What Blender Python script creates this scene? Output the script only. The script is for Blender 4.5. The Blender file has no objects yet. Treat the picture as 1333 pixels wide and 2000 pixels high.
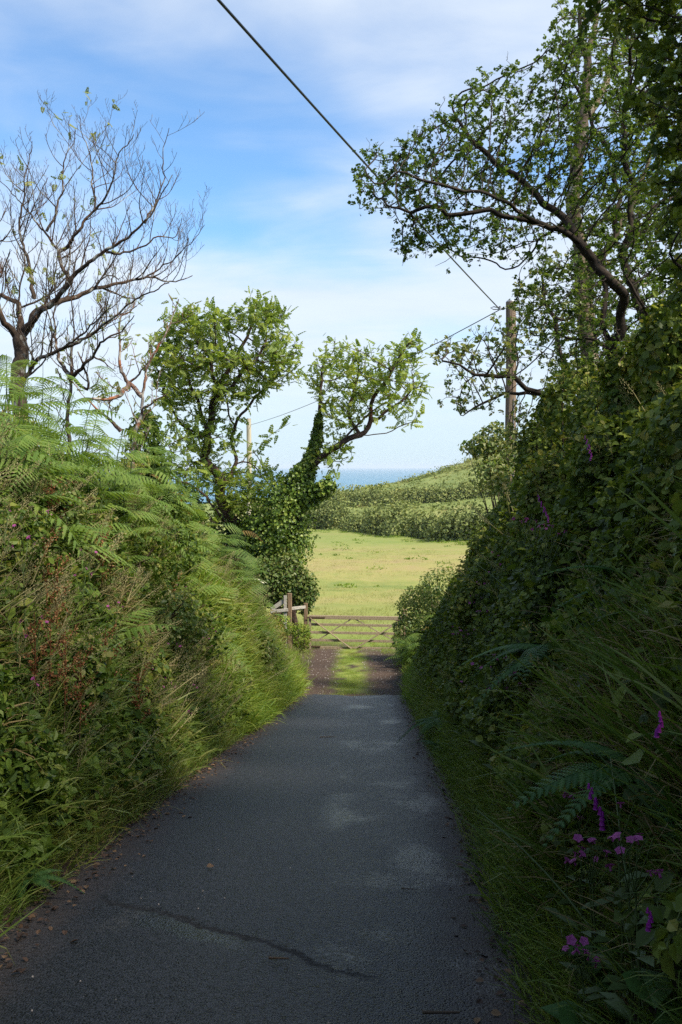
import bpy, math, random, time
import numpy as np
from mathutils import Vector, Matrix
T0 = time.time()
rng = np.random.default_rng(7)
random.seed(7)
scene = bpy.context.scene
COL = scene.collection

# ------------------------------------------------------------------ camera
EYE = np.array([0.0, 0.0, 1.65])
FPX = 35.0 / 36.0 * 2000.0            # focal length in photo pixels
PITCH = math.atan(88.0 / FPX)         # the sea horizon is at row 912 of 2000
cp, sp = math.cos(PITCH), math.sin(PITCH)
cam_d = bpy.data.cameras.new("camera")
cam_d.sensor_fit = 'VERTICAL'; cam_d.sensor_height = 36.0; cam_d.lens = 35.0
cam_d.clip_start = 0.05; cam_d.clip_end = 90000.0
cam = bpy.data.objects.new("camera", cam_d); COL.objects.link(cam)
cam.location = EYE; cam.rotation_euler = (math.pi / 2 - PITCH, 0, 0)
scene.camera = cam

def ray(px, py):
    x = (px - 666.5) / FPX; v = (1000.0 - py) / FPX
    d = np.array([x, cp + v * sp, -sp + v * cp])
    return d
def at(px, py, d):
    """World point d metres ahead of the camera on the line of a photo pixel."""
    r = ray(px, py)
    return EYE + r * (d / r[1])

# ------------------------------------------------------------------ noise
def _h(ix, iy, iz, seed):
    n = (ix * 374761393 + iy * 668265263 + iz * 2147483647 + seed * 974711) & 0x7fffffff
    n = ((n ^ (n >> 13)) * 1274126177) & 0x7fffffff
    n = ((n ^ (n >> 16)) * 668265263) & 0x7fffffff
    return ((n ^ (n >> 15)) & 0xffff) / 65535.0
def vnoise(x, y, z=0.0, seed=0):
    x = np.asarray(x, float); y = np.asarray(y, float); z = np.asarray(z, float) + np.zeros_like(x)
    ix, iy, iz = (np.floor(a).astype(np.int64) for a in (x, y, z))
    fx, fy, fz = x - ix, y - iy, z - iz
    fx, fy, fz = (f * f * (3 - 2 * f) for f in (fx, fy, fz))
    r = 0
    for dx in (0, 1):
        for dy in (0, 1):
            for dz in (0, 1):
                w = (fx if dx else 1 - fx) * (fy if dy else 1 - fy) * (fz if dz else 1 - fz)
                r = r + w * _h(ix + dx, iy + dy, iz + dz, seed)
    return r
def fbm(x, y, z=0.0, seed=0, o=3):
    r, a, t = 0, 1.0, 0
    for k in range(o):
        r = r + a * vnoise(np.asarray(x) * 2 ** k, np.asarray(y) * 2 ** k, np.asarray(z) * 2 ** k, seed + k)
        t += a; a *= 0.5
    return r / t

# ------------------------------------------------------------------ terrain
_ys = np.arange(-80, 1000, 0.5)
_sl = np.interp(_ys, [-80, -30, 0, 21, 25, 32, 40, 150, 170], [0.10, 0.155, 0.155, 0.155, 0.088, 0.088, 0.035, 0.035, 0.0])
_zz = -np.cumsum(_sl) * 0.5
_zz -= np.interp(0.0, _ys, _zz)
def road_z(y): return np.interp(y, _ys, _zz)
def XL(y): return np.interp(y, [-80, -20, 0, 5.5, 9, 13, 17, 21, 26, 33, 36], [-1.6, -1.6, -1.85, -1.85, -1.68, -1.5, -1.28, -1.05, -1.22, -1.6, -1.8])
def XR(y): return np.interp(y, [-80, -20, 0, 4.4, 6.6, 11.2, 19.2, 24, 33, 36], [1.1, 1.0, 0.75, 0.85, 1.0, 1.17, 1.4, 1.7, 2.2, 2.6])
def HL(y): return np.interp(y, [-80, 18, 20, 22.5, 26, 28.5, 31, 34, 37], [3.2, 3.0, 2.5, 1.6, 0.8, 0.4, 0.2, 0.1, 0.0])
def HR(y): return np.interp(y, [-80, 17, 21, 26, 30, 34, 38], [3.0, 3.0, 2.5, 1.3, 0.6, 0.2, 0.0])
def bankS(t):
    t = np.clip(t, 0, 1)
    return 1 - (1 - t) ** 2 * (1 + 0.35 * np.sin(t * math.pi))
def ridge(xr): return np.interp(xr, [-400, -120, -48, -8, 5, 16, 31, 40, 48, 60, 90, 200, 500], [-16, -13, -11, -8.3, -6.4, -3.6, -0.6, 2.6, 5.0, 9.0, 17, 30, 45])
def ground_z(x, y, detail=True):
    x = np.asarray(x, float); y = np.asarray(y, float)
    b = road_z(y)
    ul = np.clip(XL(y) - x, 0, None); ur = np.clip(x - XR(y), 0, None)
    fl, fr = HL(y) / 3.2, HR(y) / 3.0
    bk = HL(y) * bankS(ul / 1.75) + 0.09 * fl * np.clip(ul - 1.75, 0, 9)
    bk = bk + HR(y) * bankS(ur / 1.55) + 0.12 * fr * np.clip(ur - 1.55, 0, 8)
    z = b + bk
    yy = np.clip(y, 60, None)
    t = np.clip((y - 150) / 180.0, 0, 1)
    zr = ridge(x * 330.0 / yy)
    z = z * (1 - t) + zr * t
    z = z - np.clip(y - 332, 0, None) ** 1.15 * 0.10
    if detail:
        off = np.minimum(1, (ul + ur) / 0.6)
        far = np.clip((y - 36) / 10, 0, 1)
        near = np.clip((40 - y) / 6, 0, 1)
        z = z + near * off * ((fbm(x * 1.1, y * 0.8, 0, 3) - 0.5) * 1.0 * np.clip(np.maximum(HL(y) * (x < 0), HR(y) * (x > 0)), .3, 1) + (fbm(x * 4, y * 4, 0, 9, 2) - 0.5) * 0.14)
        z = z + far * ((fbm(x * 0.11, y * 0.11, 0, 5) - 0.5) * 0.7 + (fbm(x * 0.9, y * 0.5, 0, 6, 2) - 0.5) * 0.15)
        z = z + np.clip((y - 165) / 30, 0, 1) * (fbm(x * 0.06, y * 0.06, 0, 15) - 0.5) * 2.0
    return z
def ground_n(x, y, e=0.12):
    gx = (ground_z(x + e, y) - ground_z(x - e, y)) / (2 * e)
    gy = (ground_z(x, y + e) - ground_z(x, y - e)) / (2 * e)
    n = np.stack([-gx, -gy, np.ones_like(gx)], -1)
    return n / np.linalg.norm(n, axis=-1, keepdims=True)
def hit(px, py, clear=0.0, d0=2.5, d1=320):
    """Where the line of a photo pixel first comes within `clear` of the ground."""
    d = np.concatenate([np.arange(d0, 45, 0.03), np.arange(45, d1, 0.5)])
    r = ray(px, py); r = r / r[1]
    P = EYE + r * d[:, None]
    n = ground_n(P[:, 0], P[:, 1])
    gap = (P[:, 2] - ground_z(P[:, 0], P[:, 1])) * n[:, 2]
    k = np.argmax(gap < clear)
    return P[k]

# ------------------------------------------------------------------ mesh building
class MB:
    def __init__(s): s.v, s.f, s.k, s.r, s.n = [], [], [], [], 0
    def add(s, V, F, rnd=0.5):
        V = np.asarray(V, float).reshape(-1, 3); F = np.asarray(F, np.int64)
        if len(V) == 0 or len(F) == 0: return
        s.v.append(V); s.f.append((F + s.n).ravel()); s.k.append(np.full(F.shape[0], F.shape[1]))
        s.r.append(np.broadcast_to(np.asarray(rnd, float), (len(V),))); s.n += len(V)
    def scatter(s, tpl, R, Tr, rnd):
        """tpl (V, [F...]); R (N,3,3) including scale; Tr (N,3); rnd (N,)"""
        V, Fs = tpl
        N = len(Tr)
        if N == 0: return
        W = np.einsum('nij,vj->nvi', R, V) + Tr[:, None, :]
        base = s.n
        s.v.append(W.reshape(-1, 3)); s.r.append(np.repeat(rnd, len(V))); s.n += N * len(V)
        off = (np.arange(N) * len(V) + base)[:, None, None]
        for F in Fs:
            F = np.asarray(F, np.int64)
            s.f.append((F[None] + off).ravel()); s.k.append(np.full(N * F.shape[0], F.shape[1]))
    def mesh(s, name, mats, smooth=False):
        me = bpy.data.meshes.new(name)
        if s.n:
            V = np.concatenate(s.v).astype(np.float32); L = np.concatenate(s.f).astype(np.int32); K = np.concatenate(s.k).astype(np.int32)
            me.vertices.add(len(V)); me.vertices.foreach_set('co', V.ravel())
            me.loops.add(len(L)); me.loops.foreach_set('vertex_index', L)
            me.polygons.add(len(K)); me.polygons.foreach_set('loop_start', np.concatenate([[0], np.cumsum(K)[:-1]]).astype(np.int32))
            me.polygons.foreach_set('use_smooth', np.full(len(K), smooth))
            me.update(calc_edges=True)
            a = me.attributes.new('rnd', 'FLOAT', 'POINT'); a.data.foreach_set('value', np.concatenate(s.r).astype(np.float32))
        for m in (mats if isinstance(mats, (list, tuple)) else [mats]): me.materials.append(m)
        return me
    def build(s, name, mats, parent=None, smooth=False):
        o = bpy.data.objects.new(name, s.mesh(name, mats, smooth)); COL.objects.link(o)
        if parent is not None: put(o, parent)
        return o
def put(o, parent):
    o.parent = parent
    o.matrix_parent_inverse = Matrix.Translation(-Vector(parent.location)) if parent.rotation_euler[:] == (0, 0, 0) and parent.scale[:] == (1, 1, 1) else parent.matrix_basis.inverted()
def tag(o, label=None, cat=None, group=None, kind=None):
    if label: o['label'] = label
    if cat: o['category'] = cat
    if group: o['group'] = group
    if kind: o['kind'] = kind
    return o
def empty(name, loc=(0, 0, 0)):
    o = bpy.data.objects.new(name, None); COL.objects.link(o); o.location = tuple(loc); o.empty_display_size = 0.1
    return o
def part(name, me, parent, loc=(0, 0, 0), rot=(0, 0, 0), sc=1.0):
    o = bpy.data.objects.new(name, me); COL.objects.link(o); o.parent = parent
    o.location = loc; o.rotation_euler = rot; o.scale = (sc, sc, sc) if np.isscalar(sc) else sc
    return o
def copy_tree(o, parent=None):
    c = o.copy(); COL.objects.link(c)
    if parent is not None: c.parent = parent
    for ch in o.children: copy_tree(ch, c)
    return c
def unit(v): return v / np.maximum(np.linalg.norm(v, axis=-1, keepdims=True), 1e-9)
def frames(d, up):
    """(N,3,3): local y along d, local z near up."""
    d = unit(d); x = unit(np.cross(d, up)); z = np.cross(x, d)
    return np.stack([x, d, z], -1)
def rdir(n, g=rng): return unit(g.normal(size=(n, 3)))
def box_mb(mb, a, b, w, h, up=(0, 0, 1), rnd=0.5, bev=0.12):
    """A chamfered bar of section w x h from a to b."""
    a = np.asarray(a, float); b = np.asarray(b, float)
    d = unit((b - a)[None])[0]; x = unit(np.cross(d, np.asarray(up, float))[None])[0]; z = np.cross(x, d)
    c = bev * min(w, h)
    pr = [(-w/2 + c, -h/2), (w/2 - c, -h/2), (w/2, -h/2 + c), (w/2, h/2 - c), (w/2 - c, h/2), (-w/2 + c, h/2), (-w/2, h/2 - c), (-w/2, -h/2 + c)]
    V = [a + x * p + z * q for p, q in pr] + [b + x * p + z * q for p, q in pr]
    mb.add(V, [(i, (i + 1) % 8, 8 + (i + 1) % 8, 8 + i) for i in range(8)], rnd)
    mb.add(V[:8], [tuple(range(7, -1, -1))], rnd); mb.add(V[8:], [tuple(range(8))], rnd)
def tube_mb(mb, P, R, k=6, rnd=0.5, cap=True):
    P = np.asarray(P, float); R = np.asarray(R, float); n = len(P)
    if n < 2: return
    t = np.empty_like(P); t[1:-1] = P[2:] - P[:-2]; t[0] = P[1] - P[0]; t[-1] = P[-1] - P[-2]
    t = unit(t)
    ref = np.array([1.0, 0, 0]) if abs(t[0, 0]) < 0.8 else np.array([0, 1.0, 0])
    u = ref - t[0] * (ref @ t[0]); u /= np.linalg.norm(u)
    U = np.empty_like(P)
    for i in range(n):
        u = u - t[i] * (u @ t[i]); u /= max(np.linalg.norm(u), 1e-9); U[i] = u
    W = np.cross(t, U)
    a = np.arange(k) * 2 * math.pi / k
    V = P[:, None] + R[:, None, None] * (np.cos(a)[None, :, None] * U[:, None] + np.sin(a)[None, :, None] * W[:, None])
    i = np.arange(n - 1)[:, None] * k; j = np.arange(k)[None]; j2 = (j + 1) % k
    F = np.stack([i + j, i + j2, i + k + j2, i + k + j], -1).reshape(-1, 4)
    mb.add(V.reshape(-1, 3), F, rnd)
    if cap:
        mb.add(V[-1], [tuple(range(k))], rnd); mb.add(V[0], [tuple(range(k - 1, -1, -1))], rnd)

# ------------------------------------------------------------------ materials
class NT:
    def __init__(s, nt): s.t = nt; nt.nodes.clear()
    def n(s, typ, ins=None, **kw):
        nd = s.t.nodes.new(typ)
        for k, v in kw.items(): setattr(nd, k, v)
        for k, v in (ins or {}).items():
            if isinstance(v, bpy.types.NodeSocket): s.t.links.new(v, nd.inputs[k])
            else: nd.inputs[k].default_value = v
        return nd
    def math(s, op, a, b=0.0, c=None, clamp=False):
        ins = {0: a, 1: b}
        if c is not None: ins[2] = c
        return s.n('ShaderNodeMath', ins, operation=op, use_clamp=clamp).outputs[0]
    def ramp(s, fac, stops, interp='LINEAR'):
        nd = s.n('ShaderNodeValToRGB', {'Fac': fac}); r = nd.color_ramp; r.interpolation = interp
        while len(r.elements) < len(stops): r.elements.new(0.5)
        for e, (p, c) in zip(r.elements, stops): e.position = p; e.color = (*c, 1) if len(c) == 3 else c
        return nd.outputs['Color']
    def mix(s, f, a, b, blend='MIX'):
        nd = s.n('ShaderNodeMix', data_type='RGBA', blend_type=blend)
        for i, v in ((0, f), (6, a), (7, b)):
            if isinstance(v, bpy.types.NodeSocket): s.t.links.new(v, nd.inputs[i])
            else: nd.inputs[i].default_value = ((*v, 1) if i > 0 and len(v) == 3 else v)
        return nd.outputs[2]
    def noise(s, vec, scale, detail=3.0, rough=0.5, out='Fac', dist=0.0):
        return s.n('ShaderNodeTexNoise', {'Vector': vec, 'Scale': scale, 'Detail': detail, 'Roughness': rough, 'Distortion': dist}).outputs[out]
    def mapr(s, v, a, b, c=0.0, d=1.0, typ='SMOOTHSTEP'):
        return s.n('ShaderNodeMapRange', {0: v, 1: a, 2: b, 3: c, 4: d}, interpolation_type=typ).outputs[0]
    def pos(s): return s.n('ShaderNodeNewGeometry').outputs['Position']
    def attr(s, nm): return s.n('ShaderNodeAttribute', attribute_name=nm).outputs['Fac']
    def out(s, sh, disp=None):
        o = s.n('ShaderNodeOutputMaterial', {'Surface': sh}); return o
def new_mat(name):
    m = bpy.data.materials.new(name); m.use_nodes = True
    return m, NT(m.node_tree)
def leaf_mat(name, stops, rough=0.55, trans=0.35, spec=0.2, big=0.5, tscale=1.35, clump=(0.8, 0.25)):
    """Leaf: colour by the leaf's own random number, shifted by soft clumps in the plant; part of the light goes through."""
    m, t = new_mat(name)
    r = t.attr('rnd')
    cl = t.noise(t.pos(), clump[0], 2.0)
    oi = t.n('ShaderNodeObjectInfo').outputs['Random']
    f = t.math('ADD', r, t.math('MULTIPLY', t.math('SUBTRACT', cl, 0.5), clump[1] * 4))
    f = t.math('ADD', f, t.math('MULTIPLY', t.math('SUBTRACT', oi, 0.5), 0.25), clamp=True)
    c = t.ramp(f, stops)
    p = t.n('ShaderNodeBsdfPrincipled', {'Base Color': c, 'Roughness': rough, 'Specular IOR Level': spec})
    tc = t.mix(1.0, c, (tscale, tscale * 1.0, tscale * 0.55), 'MULTIPLY')
    tr = t.n('ShaderNodeBsdfTranslucent', {'Color': tc})
    t.out(t.n('ShaderNodeMixShader', {0: trans, 1: p.outputs[0], 2: tr.outputs[0]}).outputs[0])
    return m
def bark_mat(name, base, dark, lichen, moss=None, lich=0.5, mossamt=0.5, scale=14.0):
    m, t = new_mat(name); p = t.pos()
    n1 = t.noise(p, scale, 5.0, 0.65); n2 = t.noise(p, scale * 0.35, 4.0, 0.6); n3 = t.noise(p, scale * 0.22, 4.0, 0.65)
    c = t.mix(t.mapr(n1, 0.3, 0.7), dark, base)
    c = t.mix(t.mapr(n2, 1 - lich, 1 - lich + 0.1), c, lichen)
    if moss: c = t.mix(t.mapr(n3, 1 - mossamt, 1 - mossamt + 0.12), c, moss)
    b = t.n('ShaderNodeBump', {'Strength': 0.7, 'Distance': 0.02, 'Height': n1})
    t.out(t.n('ShaderNodeBsdfPrincipled', {'Base Color': c, 'Roughness': 0.85, 'Specular IOR Level': 0.2, 'Normal': b.outputs[0]}).outputs[0])
    return m
def wood_mat(name, c1, c2, c3, axis_scale=(3, 3, 40), lich=0.35):
    m, t = new_mat(name)
    tc = t.n('ShaderNodeTexCoord').outputs['Object']
    mp = t.n('ShaderNodeMapping', {'Vector': tc, 'Scale': axis_scale}).outputs[0]
    g = t.noise(mp, 1.0, 5.0, 0.65, dist=0.4)
    w = t.noise(tc, 3.0, 4.0, 0.6); s = t.noise(tc, 22.0, 3.0, 0.6)
    c = t.mix(t.mapr(g, 0.3, 0.7), c1, c2)
    c = t.mix(t.mapr(w, 1 - lich, 1.15 - lich), c, c3)
    c = t.mix(t.mapr(s, 0.62, 0.7), c, tuple(x * 0.45 for x in c1))
    b = t.n('ShaderNodeBump', {'Strength': 0.6, 'Distance': 0.01, 'Height': g})
    t.out(t.n('ShaderNodeBsdfPrincipled', {'Base Color': c, 'Roughness': 0.85, 'Specular IOR Level': 0.2, 'Normal': b.outputs[0]}).outputs[0])
    return m
def plain_mat(name, col, rough=0.6, var=0.3, spec=0.3, scale=20.0, trans=0.0):
    m, t = new_mat(name)
    n = t.noise(t.n('ShaderNodeTexCoord').outputs['Object'], scale, 3.0)
    c = t.mix(n, tuple(x * (1 - var) for x in col), tuple(min(1, x * (1 + var)) for x in col))
    p = t.n('ShaderNodeBsdfPrincipled', {'Base Color': c, 'Roughness': rough, 'Specular IOR Level': spec}).outputs[0]
    if trans:
        p = t.n('ShaderNodeMixShader', {0: trans, 1: p, 2: t.n('ShaderNodeBsdfTranslucent', {'Color': c}).outputs[0]}).outputs[0]
    t.out(p); return m

M = {}
M['grass'] = leaf_mat('long_grass_blades', [(0, (0.045, 0.085, 0.012)), (0.4, (0.10, 0.155, 0.022)), (0.75, (0.17, 0.215, 0.04)), (1, (0.28, 0.25, 0.08))], 0.45, 0.4)
M['verge'] = leaf_mat('verge_grass_blades', [(0, (0.08, 0.15, 0.018)), (0.5, (0.17, 0.25, 0.032)), (1, (0.30, 0.31, 0.06))], 0.45, 0.4)
M['dry'] = leaf_mat('dry_grass_blades', [(0, (0.10, 0.07, 0.025)), (0.5, (0.22, 0.16, 0.065)), (1, (0.34, 0.26, 0.12))], 0.6, 0.3)
M['meadow'] = leaf_mat('meadow_grass_blades', [(0, (0.16, 0.185, 0.042)), (0.5, (0.235, 0.23, 0.065)), (1, (0.30, 0.265, 0.095))], 0.6, 0.4, clump=(0.25, 0.3))
M['bramble'] = leaf_mat('bramble_leaves', [(0, (0.03, 0.058, 0.009)), (0.45, (0.085, 0.14, 0.019)), (0.8, (0.145, 0.20, 0.028)), (1, (0.22, 0.22, 0.045))], 0.5, 0.35, 0.2)
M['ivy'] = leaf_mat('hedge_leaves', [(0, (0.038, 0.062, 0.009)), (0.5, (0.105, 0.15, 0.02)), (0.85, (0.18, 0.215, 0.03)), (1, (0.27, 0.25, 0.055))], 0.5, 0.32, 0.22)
M['bracken'] = leaf_mat('bracken_fronds', [(0, (0.065, 0.125, 0.02)), (0.5, (0.14, 0.215, 0.038)), (0.85, (0.18, 0.24, 0.05)), (1, (0.28, 0.25, 0.06))], 0.5, 0.4, 0.25)
M['rust_frond'] = leaf_mat('browned_fronds', [(0, (0.12, 0.07, 0.025)), (1, (0.28, 0.18, 0.06))], 0.7, 0.3, 0.1)
M['bracken_gold'] = leaf_mat('yellowing_leaves', [(0, (0.14, 0.13, 0.03)), (0.5, (0.26, 0.21, 0.05)), (1, (0.30, 0.26, 0.08))], 0.5, 0.4, 0.25)
M['fern'] = leaf_mat('fern_fronds', [(0, (0.03, 0.08, 0.02)), (0.6, (0.06, 0.13, 0.03)), (1, (0.10, 0.17, 0.04))], 0.5, 0.35, 0.25)
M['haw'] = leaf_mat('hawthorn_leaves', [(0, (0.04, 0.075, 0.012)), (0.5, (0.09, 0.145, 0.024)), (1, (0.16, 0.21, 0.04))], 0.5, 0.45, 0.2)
M['haw_pale'] = leaf_mat('pale_hedge_leaves', [(0, (0.06, 0.11, 0.02)), (0.5, (0.13, 0.18, 0.04)), (1, (0.24, 0.24, 0.08))], 0.45, 0.4, 0.3)  # paler, yellower leaf green shared by several shrubs and the second hawthorn
M['ash'] = leaf_mat('ash_leaflets', [(0, (0.11, 0.17, 0.028)), (0.5, (0.22, 0.29, 0.055)), (1, (0.34, 0.38, 0.09))], 0.5, 0.5, 0.2)
M['ash_yellow'] = leaf_mat('sparse_yellow_ash_leaflets', [(0, (0.14, 0.19, 0.04)), (1, (0.30, 0.30, 0.08))], 0.5, 0.45, 0.3)
M['ivy_trunk'] = leaf_mat('glossy_ivy_leaves', [(0, (0.045, 0.085, 0.012)), (0.6, (0.12, 0.19, 0.025)), (1, (0.25, 0.30, 0.05))], 0.42, 0.3, 0.3)
M['dark_shrub'] = leaf_mat('dark_shrub_leaves', [(0, (0.018, 0.042, 0.012)), (0.6, (0.04, 0.075, 0.02)), (1, (0.09, 0.12, 0.035))], 0.5, 0.3, 0.3)
M['scrub'] = leaf_mat('hillside_scrub_leaves', [(0, (0.10, 0.135, 0.042)), (0.5, (0.18, 0.215, 0.062)), (0.8, (0.25, 0.25, 0.085)), (1, (0.29, 0.22, 0.11))], 0.7, 0.2, 0.1, clump=(0.06, 0.3))
M['hedge_far'] = leaf_mat('windswept_hedge_leaves', [(0, (0.10, 0.13, 0.045)), (0.5, (0.18, 0.21, 0.068)), (1, (0.29, 0.28, 0.10))], 0.7, 0.2, 0.1, clump=(0.15, 0.3))
M['rust'] = leaf_mat('rusty_seed_heads', [(0, (0.12, 0.045, 0.02)), (0.6, (0.24, 0.10, 0.045)), (1, (0.32, 0.18, 0.08))], 0.7, 0.2, 0.1)
M['seed'] = leaf_mat('grass_seed_heads', [(0, (0.18, 0.16, 0.07)), (1, (0.36, 0.31, 0.16))], 0.7, 0.3, 0.1)
M['stem'] = plain_mat('green_stems', (0.06, 0.09, 0.025), 0.5)
M['brown_stem'] = plain_mat('brown_stems', (0.07, 0.045, 0.025), 0.7)
M['pink'] = plain_mat('pink_petals', (0.38, 0.085, 0.26), 0.5, 0.25, trans=0.4)
M['purple'] = plain_mat('foxglove_bells', (0.27, 0.02, 0.25), 0.45, 0.3, trans=0.3)
M['umbel'] = plain_mat('yellow_green_umbels', (0.30, 0.32, 0.08), 0.6, 0.3)
M['white_fl'] = plain_mat('cream_flower_heads', (0.65, 0.62, 0.45), 0.6, 0.2)
M['bark_haw'] = bark_mat('hawthorn_bark', (0.06, 0.045, 0.032), (0.018, 0.013, 0.010), (0.12, 0.12, 0.08), (0.05, 0.06, 0.018), 0.33, 0.4)
M['bark_ash'] = bark_mat('lichen_grey_ash_bark', (0.10, 0.07, 0.05), (0.035, 0.023, 0.016), (0.30, 0.29, 0.25), (0.10, 0.045, 0.022), 0.46, 0.45)
M['bark_red'] = bark_mat('orange_algae_bark', (0.22, 0.15, 0.11), (0.09, 0.05, 0.035), (0.36, 0.33, 0.29), (0.26, 0.10, 0.045), 0.5, 0.5)
M['bark_green'] = bark_mat('dark_mossy_bark', (0.09, 0.055, 0.04), (0.025, 0.016, 0.012), (0.18, 0.17, 0.13), (0.14, 0.05, 0.025), 0.4, 0.42)
M['bark_pale'] = bark_mat('pale_tall_trunk_bark', (0.26, 0.20, 0.13), (0.12, 0.085, 0.055), (0.36, 0.33, 0.25), (0.10, 0.11, 0.04), 0.45, 0.42)
M['gate'] = wood_mat('weathered_gate_timber', (0.17, 0.13, 0.08), (0.33, 0.255, 0.165), (0.20, 0.18, 0.09), (30, 30, 30))
M['rail'] = wood_mat('silver_grey_rail_timber', (0.26, 0.23, 0.18), (0.42, 0.39, 0.33), (0.36, 0.33, 0.24), (25, 25, 25))
M['post'] = wood_mat('brown_post_timber', (0.13, 0.085, 0.05), (0.25, 0.17, 0.10), (0.26, 0.22, 0.14), (25, 25, 4))
M['pole'] = wood_mat('weathered_pole_timber', (0.13, 0.09, 0.06), (0.27, 0.20, 0.135), (0.20, 0.185, 0.10), (22, 22, 1.2), 0.4)
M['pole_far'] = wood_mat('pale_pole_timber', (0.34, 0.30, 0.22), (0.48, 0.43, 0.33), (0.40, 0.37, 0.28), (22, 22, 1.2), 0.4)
M['metal'] = plain_mat('grey_galvanised_steel', (0.25, 0.25, 0.26), 0.45, 0.2, 0.5)
M['rusty'] = plain_mat('rusty_iron', (0.07, 0.04, 0.025), 0.8, 0.4, 0.2)
M['cable'] = plain_mat('black_cable_sheath', (0.010, 0.013, 0.022), 0.4, 0.2, 0.5)
M['stone'] = plain_mat('pale_stones', (0.30, 0.26, 0.23), 0.8, 0.4, scale=6)
M['litter'] = leaf_mat('dead_leaf_litter', [(0, (0.03, 0.018, 0.012)), (0.6, (0.08, 0.045, 0.028)), (1, (0.20, 0.12, 0.06))], 0.7, 0.1, 0.3)

# ground -------------------------------------------------------------------
m, t = new_mat('earth_field_and_hillside'); M['ground'] = m
p = t.pos(); z_f = t.attr('field'); z_h = t.attr('hill'); z_t = t.attr('rut'); z_g = t.attr('crown')
soil = t.ramp(t.noise(p, 9.0, 6.0, 0.7), [(0.25, (0.016, 0.011, 0.009)), (0.5, (0.035, 0.025, 0.018)), (0.75, (0.07, 0.05, 0.035))])
fa = t.noise(t.n('ShaderNodeMapping', {'Vector': p, 'Scale': (0.05, 0.09, 0.05)}).outputs[0], 1.0, 5.0, 0.62)
fb = t.noise(t.n('ShaderNodeMapping', {'Vector': p, 'Scale': (0.9, 0.5, 0.9)}).outputs[0], 1.0, 5.0, 0.7)
fld = t.ramp(t.math('ADD', t.math('MULTIPLY', fa, 0.65), t.math('MULTIPLY', fb, 0.35)), [(0.34, (0.15, 0.185, 0.045)), (0.44, (0.215, 0.22, 0.06)), (0.53, (0.265, 0.235, 0.08)), (0.64, (0.275, 0.21, 0.095))])
hl = t.ramp(t.noise(p, 0.06, 6.0, 0.6), [(0.3, (0.12, 0.16, 0.045)), (0.5, (0.18, 0.21, 0.06)), (0.7, (0.24, 0.235, 0.08))])
rut = t.ramp(t.noise(p, 30.0, 5.0, 0.7), [(0.3, (0.032, 0.020, 0.014)), (0.52, (0.070, 0.046, 0.033)), (0.68, (0.14, 0.10, 0.078)), (0.8, (0.26, 0.21, 0.175))])
crn = t.ramp(t.noise(p, 5.0, 5.0, 0.7), [(0.3, (0.10, 0.16, 0.03)), (0.55, (0.20, 0.23, 0.05)), (0.7, (0.30, 0.22, 0.06))])
fld = t.mix(t.mapr(t.math('ADD', t.n('ShaderNodeSeparateXYZ', {0: p}).outputs[1], t.math('MULTIPLY', fb, 30.0)), 95.0, 150.0, 0.0, 0.5), fld, (0.13, 0.19, 0.04))
fld = t.mix(t.mapr(t.math('SUBTRACT', t.n('ShaderNodeSeparateXYZ', {0: p}).outputs[1], t.math('MULTIPLY', fb, 16.0)), 26.0, 46.0, 0.8, 0.0), fld, (0.14, 0.20, 0.035))
c = t.mix(z_f, soil, fld); c = t.mix(z_h, c, hl); c = t.mix(z_t, c, rut); c = t.mix(z_g, c, crn)
b = t.n('ShaderNodeBump', {'Strength': 0.8, 'Distance': 0.05, 'Height': t.noise(p, 12.0, 6.0, 0.7)})
t.out(t.n('ShaderNodeBsdfPrincipled', {'Base Color': c, 'Roughness': 0.9, 'Specular IOR Level': 0.15, 'Normal': b.outputs[0]}).outputs[0])

# asphalt ------------------------------------------------------------------
m, t = new_mat('wet_worn_asphalt'); M['road'] = m
p = t.pos(); ed = t.attr('edge')
sx = t.n('ShaderNodeSeparateXYZ', {0: p}); X, Y = sx.outputs[0], sx.outputs[1]
vor = t.n('ShaderNodeTexVoronoi', {'Vector': p, 'Scale': 85.0, 'Randomness': 1.0})
agg = vor.outputs['Distance']; vc = t.n('ShaderNodeSeparateColor', {0: vor.outputs['Color']}).outputs[0]
fine = t.noise(p, 260.0, 3.0, 0.7); mid = t.noise(p, 24.0, 5.0, 0.65)
# worn wheel tracks and puddled hollows: long soft patches along the lane
pm = t.n('ShaderNodeMapping', {'Vector': p, 'Scale': (1.0, 0.62, 1.0), 'Location': (3.3, 1.2, 0)}).outputs[0]
wn = t.noise(pm, 1.15, 4.0, 0.55, dist=0.3)
rt = t.mapr(t.math('ABSOLUTE', t.math('SUBTRACT', t.math('SUBTRACT', X, 0.28), t.math('MULTIPLY', Y, 0.012))), 0.0, 0.85, 1.0, 0.0)
wet = t.math('MULTIPLY', t.mapr(t.math('ADD', t.math('MULTIPLY', wn, 0.78), t.math('MULTIPLY', mid, 0.22)), 0.48, 0.64), t.mapr(rt, 0.05, 0.6))
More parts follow.
